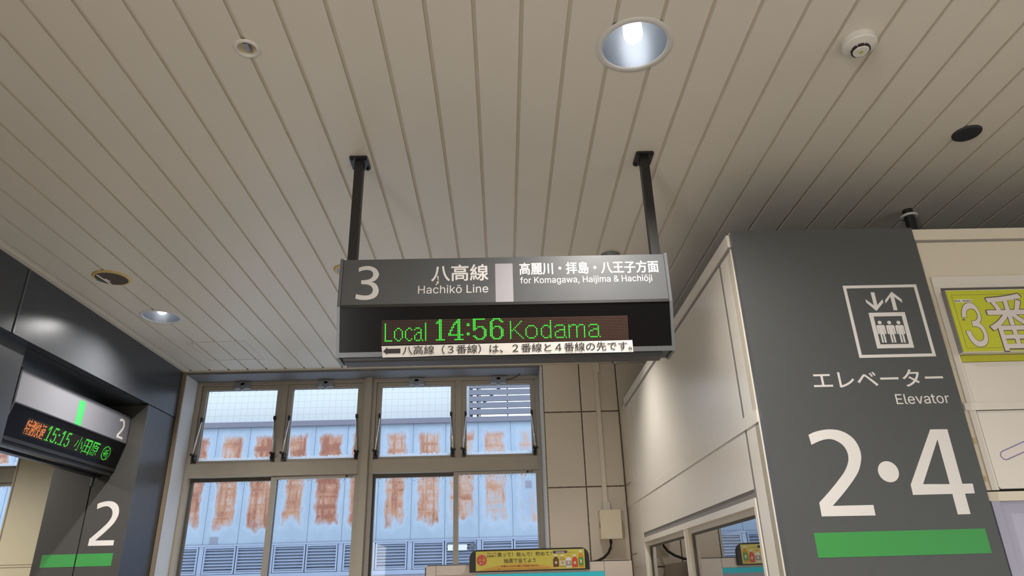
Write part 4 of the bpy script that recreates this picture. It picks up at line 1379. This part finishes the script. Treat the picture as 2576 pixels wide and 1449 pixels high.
def speaker(x, y, r, rim, mesh, label, marks=None, dz=0.006):
    t = thing('ceiling_speaker', (x, y, H), label, 'speaker', 'round ceiling speakers')
    MB().lathe((x, y, H), [(r * 0.84, -dz - 0.001), (r * 0.88, -dz - 0.002), (r * 0.96, -dz * 0.8), (r, -0.001), (r, 0.0), (0, 0.0)], 48).build('rim', rim, t, smooth=True)
    MB().lathe((x, y, H), [(0, -dz - 0.001), (r * 0.86, -dz - 0.001), (r * 0.86, -dz + 0.002)], 48).build('grille', mesh, t)
    return t


s1 = speaker(-1.962, 3.240, 0.091, M['speaker_rim'], M['speaker_brown'], 'brown mesh ceiling speaker with yellowed rim and white strips')
PC = Plane((0, 0, H - 0.0072), (1, 0, 0), (0, 1, 0))
PCd = Plane((0, 0, H - 0.0072), (0, 1, 0), (1, 0, 0))   # normal points down
def strip(p0, p1, w, m, nm):
    a, b = Vector(PCd.uv(*p0)), Vector(PCd.uv(*p1))
    n = (b - a).normalized()
    n = Vector((-n.y, n.x)) * w
    MB().prism(PCd, [tuple(a + n), tuple(b + n), tuple(b - n), tuple(a - n)], 0.0, 0.0012).build(nm, m, s1)
zs = zoomed(190, 640, 7.2455)
strip(zs(385, 372), zs(645, 540), 0.0045, M['white_print'], 'white_strip')
strip(zs(540, 445), zs(630, 495), 0.0045, M['white_print'], 'white_strip')
strip(zs(395, 462), zs(470, 492), 0.007, M['teal'], 'teal_strip')
speaker(1.741, 2.113, 0.050, M['speaker_black'], M['speaker_black'], 'small black mesh ceiling speaker above the elevator sign')
s3 = thing('ceiling_speaker', (-0.757, 3.205, H), 'pale ceiling speaker half hidden behind the left end of the hanging sign', 'speaker', 'round ceiling speakers')
MB().lathe((-0.757, 3.205, H), [(0.060, -0.007), (0.064, -0.008), (0.072, -0.005), (0.076, 0.0), (0, 0.0)], 40).build('rim', M['speaker_rim'], s3, smooth=True)
MB().lathe((-0.757, 3.205, H), [(0, -0.007), (0.061, -0.007), (0.061, -0.003)], 40).build('grille', M['grey_strip'], s3)
s4 = thing('ceiling_speaker', (1.748, 1.690, H), 'yellowed ceiling speaker at the right edge above the detector', 'speaker', 'round ceiling speakers')
MB().lathe((1.748, 1.690, H), [(0.052, -0.007), (0.056, -0.008), (0.064, -0.005), (0.068, 0.0), (0, 0.0)], 40).build('rim', M['speaker_rim'], s4, smooth=True)
MB().lathe((1.748, 1.690, H), [(0, -0.007), (0.053, -0.007), (0.053, -0.003)], 40).build('grille', M['grey_strip'], s4)
MB().box(1.690, 1.700, 1.680, 1.705, H - 0.0085, H - 0.0075).build('red_sticker', M['red'], s4)
dm = thing('dome_fitting', (0.556, 3.090, H), 'grey dome fitting half hidden above the right end of the hanging sign', 'ceiling fitting')
MB().lathe((0.556, 3.090, H), [(0.048, 0), (0.048, -0.006), (0.042, -0.018), (0.030, -0.028), (0.014, -0.034), (0, -0.035)], 40).build('dome', M['dome_grey'], dm, smooth=True)

# access hatch in the ceiling
ht = thing('ceiling_hatch', (-1.82, 4.44, H), 'flush access hatch in the ceiling near the left window', 'hatch')
hx0, hx1, hy0, hy1 = -2.012, -1.632, 4.243, 4.640
PHd = Plane((0, 0, H), (0, 1, 0), (1, 0, 0))
MB().frame(PHd, hy0, hy1, hx0, hx1, 0.011, 0.0, 0.0016).build('hatch_frame', M['trim'], ht)
mb = MB().frame(PHd, hy0 - 0.0015, hy1 + 0.0015, hx0 - 0.0015, hx1 + 0.0015, 0.002, 0.0, 0.0010)
mb.frame(PHd, hy0 + 0.0105, hy1 - 0.0105, hx0 + 0.0105, hx1 - 0.0105, 0.0018, 0.0, 0.0010)
mb.pbox(PHd, hy1 - 0.013, hy1 - 0.009, hx0 + 0.15, hx1 - 0.012, 0.001, 0.0018)
mb.build('hatch_gap', M['groove'], ht)
MB().pbox(PHd, hy0 + 0.020, hy0 + 0.045, hx0 + 0.028, hx0 + 0.034, 0.0, 0.001).build('hatch_latch', M['joint_grey'], ht)

# pole through the ceiling above the booth
pp = thing('ceiling_pole', (1.828, 2.688, 2.82), 'black pole with white collar rising behind the elevator sign', 'pole')
MB().lathe((1.828, 2.688, 0), [(0, 2.82), (0.021, 2.82), (0.021, 3.2), (0, 3.2)], 24).build('pipe', M['black_metal'], pp, smooth=False)
MB().lathe((1.828, 2.688, 0), [(0.021, 3.166), (0.034, 3.164), (0.036, 3.168), (0.034, 3.173), (0.021, 3.174)], 32).build('collar', M['rim_white'], pp, smooth=True)

# small hanging plate behind the hanging sign
hp = thing('ceiling_tag', (0.835, 4.83, 3.17), 'small dark blue and white plate under the ceiling above the cable duct', 'plate')
mb = MB().prism(Plane((0, 4.83, 0), (1, 0, 0), VU), [(0.795, 3.198), (0.865, 3.198), (0.832, 3.162)], -0.004, 0.004)
mb.build('plate', M['purple'], hp)
MB().prism(Plane((0, 4.826, 0), (1, 0, 0), VU), [(0.822, 3.183), (0.852, 3.196), (0.863, 3.196), (0.834, 3.168)], 0.0, 0.002).build('plate_face', M['white_print'], hp)

# ------------------------------------------------------------------ back wall fittings
dc = thing('cable_duct', (0.695, YB, 2.2), 'cream cable duct running down the tiled wall to the box', 'cable duct')
MB().box(0.6795, 0.7095, YB - 0.022, YB, 2.215, 3.13).build('duct_cover', M['duct'], dc, bevel=0.003)
MB().box(0.673, 0.719, YB - 0.034, YB, 3.125, 3.192).build('duct_cap', M['duct'], dc, bevel=0.004)
MB().box(0.674, 0.722, YB - 0.036, YB, 2.160, 2.216).build('duct_elbow', M['rim_white'], dc, bevel=0.004)
jb = thing('junction_box', (0.708, YB - 0.05, 1.978), 'ivory plastic box on the tiled wall at the foot of the cable duct', 'junction box')
MB().box(0.640, 0.778, YB - 0.10, YB, 1.978, 2.160).build('box', M['ivory'], jb, bevel=0.004)
MB().box(0.638, 0.648, YB - 0.085, YB - 0.055, 2.045, 2.085).build('latch', M['joint_grey'], jb, bevel=0.002)
MB().box(0.668, 0.740, YB - 0.1008, YB - 0.098, 1.990, 2.000).build('label_strip', M['rim_white'], jb)
cb = MB().tube([(0.705, YB - 0.05, 1.985), (0.706, YB - 0.05, 1.955), (0.700, YB - 0.06, 1.925), (0.680, YB - 0.08, 1.893), (0.645, YB - 0.11, 1.865), (0.600, YB - 0.14, 1.845), (0.560, YB - 0.16, 1.838), (0.52, YB - 0.17, 1.8345)], 0.0085, 10)
tag(cb.build('power_cable', M['black_metal'], smooth=True), 'black cable looping from the ivory box down behind the vending machine', 'cable')

# vending machine with its advertising panel
YV = 4.095
vm_ = thing('vending_machine', (0.136, YV + 0.38, 0), 'cream vending machine whose top shows below the window', 'vending machine')
MB().box(-0.430, 0.702, YV + 0.012, YV + 0.77, 0.03, 1.815).build('body', M['vend'], vm_, bevel=0.004)
PV = Plane((0, YV, 0), (1, 0, 0), VU)
mb = MB()
mb.pbox(PV, -0.430, -0.372, 0.05, 1.822, -0.012, 0.0)
mb.pbox(PV, -0.370, 0.548, 1.773, 1.822, -0.012, 0.0)
mb.pbox(PV, 0.550, 0.702, 0.05, 1.822, -0.012, 0.0)
mb.pbox(PV, -0.370, 0.548, 0.05, 1.0, -0.012, 0.0)
mb.build('front_door', M['vend'], vm_, bevel=0.002)
MB().pbox(PV, -0.42, 0.69, 1.8215, 1.826, -0.06, -0.004).build('top_gasket', M['ink'], vm_)
MB().pbox(PV, -0.431, -0.426, 0.05, 1.815, -0.014, 0.0006).build('edge_strip', M['ink'], vm_)
MB().pbox(PV, -0.15, 0.548, 1.745, 1.771, -0.011, -0.002).build('light_strip', M['cyan'], vm_)
MB().pbox(PV, -0.370, 0.548, 1.0, 1.745, -0.011, -0.006).build('display_window', M['lavender_glass'], vm_)
for x in (-0.40, 0.67):
    for y in (0.06, 0.72):
        MB().lathe((x, YV + y, 0), [(0, 0), (0.025, 0), (0.02, 0.032), (0, 0.032)], 16).build('foot', M['black_metal'], vm_)

ad = thing('advertising_panel', (0.138, YV - 0.02, 1.782), 'yellow advertising panel in a black frame on the vending machine', 'sign')
PA = Plane((0, YV - 0.026, 0), (1, 0, 0), VU)
k = (YV - 0.026) / YV
fx0, fz0, fx1, fz1 = PA.box((1181, 1440.5), (1479, 1376))
fx1 = PA.uv(1483, 1420)[0]
R_ = 0.045
fr = [(fx0, fz0), (fx1, fz0)]
for cx, a0 in ((fx1 - R_, 0), (fx0 + R_, 90)):
    for q in range(9):
        a = math.radians(a0 + q * 90 / 8)
        fr.append((cx + R_ * math.cos(a), fz1 - R_ + R_ * math.sin(a)))
MB().prism(PA, fr, -0.024, 0.0).build('black_frame', M['black_metal'], ad)
px0, pz0, px1, pz1 = PA.box((1197, 1437), (1469, 1380.5))
px1 = PA.uv(1471, 1410)[0]
MB().pbox(PA, px0, px1, pz0, pz1, 0.0, 0.0015).build('poster', M['yellow_print'], ad, bevel=0.0)
d0 = 0.0015
zP = zoomed(1170, 1370, 7.806)
Q = lambda x, y: PA.uv(*zP(x, y))
# orange hill along the foot of the poster
hill = []
xa, xb = Q(275, 518)[0], Q(1840, 490)[0]
for q in range(25):
    s = q / 24
    hill.append((xa + (xb - xa) * s, pz0 + 0.0006 + (Q(1050, 372)[1] - pz0) * math.sin(math.pi * s) ** 0.8))
MB().prism(PA, hill, d0, d0 + 0.0003).build('orange_hill', M['orange_print'], ad)
cu, cv = Q(326, 308)
MB().prism(PA, [(cu + 0.0275 * math.cos(q * math.pi / 20), cv + 0.0275 * math.sin(q * math.pi / 20)) for q in range(40)], d0, d0 + 0.0004).build('red_roundel', M['red'], ad)
T = lambda s, p, q, m, off=0.0, nm='poster_lettering', dd=0.0: text(PA, s, (*Q(*p), *Q(*q)), m, ad, nm, d0 + 0.0003 + dd, off, 0.0003)
T('1日1枚', (248, 340), (402, 278), M['yellow_print'], 0.02, dd=0.0002)
T('まで', (285, 392), (362, 352), M['white_print'], 0.012, dd=0.0002)
T('おひとりさま', (275, 247), (375, 226), M['white_print'], 0.0, dd=0.0002)
T('キャンペーン期間', (258, 274), (392, 254), M['white_print'], 0.0, dd=0.0002)
T('アキュアの', (428, 192), (608, 152), M['ink'])
T('自販機で', (428, 250), (608, 205), M['ink'])
T('買って！飲んで！貯めて！', (635, 242), (1690, 130), M['ink'], 0.004)
T('抽選で当てよう', (762, 362), (1385, 258), M['ink'], 0.004)
T('応募コースから選んで抽選で当たる。', (710, 442), (1455, 392), M['ink'], 0.006, dd=0.0002)
T('キャンペーン期間：2025年11月4日(火)10:00スタート～2026年1月20日(火)23:59まで', (440, 494), (1660, 450), M['ink'], 0.010, dd=0.0002)
lz = [Q(1718, 148), Q(2008, 148)]
hl = abs(Q(1800, 122)[1] - Q(1800, 172)[1]) / 2
lzp = [(lz[1][0] - hl + hl * math.cos(math.radians(a)), lz[0][1] + hl * math.sin(math.radians(a))) for a in range(-90, 91, 15)]
lzp += [(lz[0][0] + hl + hl * math.cos(math.radians(a)), lz[0][1] + hl * math.sin(math.radians(a))) for a in range(90, 271, 15)]
MB().prism(PA, lzp, d0, d0 + 0.0003).build('purple_lozenge', M['purple_lid'], ad)
T('対象商品', (1780, 168), (1945, 130), M['white_print'], 0.01)
T('※商品はイメージです。', (2030, 156), (2170, 138), M['joint_grey'])
T('※対象商品は変更となる場合があります。詳しくは下記をご確認ください。', (1855, 474), (2320, 460), M['joint_grey'])


def bottle(x, top, bot, w, body, cap, label, tall=False):
    u, v1 = Q(x, top)
    v0 = Q(x, bot)[1]
    h = v1 - v0
    hw = (Q(x + w, bot)[0] - Q(x - w, bot)[0]) / 2
    sh = 0.62 if not tall else 0.66
    P_ = lambda pts: [(u + a * hw, v0 + b * h) for a, b in pts]
    o = MB().prism(PA, P_([(-.85, 0), (.85, 0), (1, .04), (1, sh), (.75, sh + .10), (.42, sh + .18), (.42, .86), (-.42, .86), (-.42, sh + .18), (-.75, sh + .10), (-1, sh), (-1, .04)]), d0, d0 + 0.0003).build('printed_bottle', body, ad)
    MB().prism(PA, P_([(-.48, .86), (.48, .86), (.44, 1), (-.44, 1)]), d0, d0 + 0.0004).build('bottle_cap', cap, o)
    MB().prism(PA, P_([(-1, .12), (1, .12), (1, sh - .08), (-1, sh - .08)]), d0 + .0003, d0 + 0.0006).build('bottle_label', label, o)
    MB().prism(PA, P_([(.42 * math.cos(q * math.pi / 6), .36 + .12 * math.sin(q * math.pi / 6)) for q in range(12)]), d0 + .0006, d0 + 0.0008).build('label_mark',
               M['ivory'] if label is not M['ivory'] else M['drink_gold'], o)


bottle(1778, 200, 438, 56, M['drink_brown'], M['white_print'], M['drink_brown'])
bottle(1907, 198, 442, 54, M['drink_gold'], M['white_print'], M['ivory'])
bottle(2027, 200, 445, 55, M['white_print'], M['orange_cap'], M['grey_strip'])
bottle(2147, 198, 445, 56, M['drink_red'], M['white_print'], M['drink_red'])
bottle(2262, 108, 445, 50, M['drink_amber'], M['white_print'], M['label_green'], True)
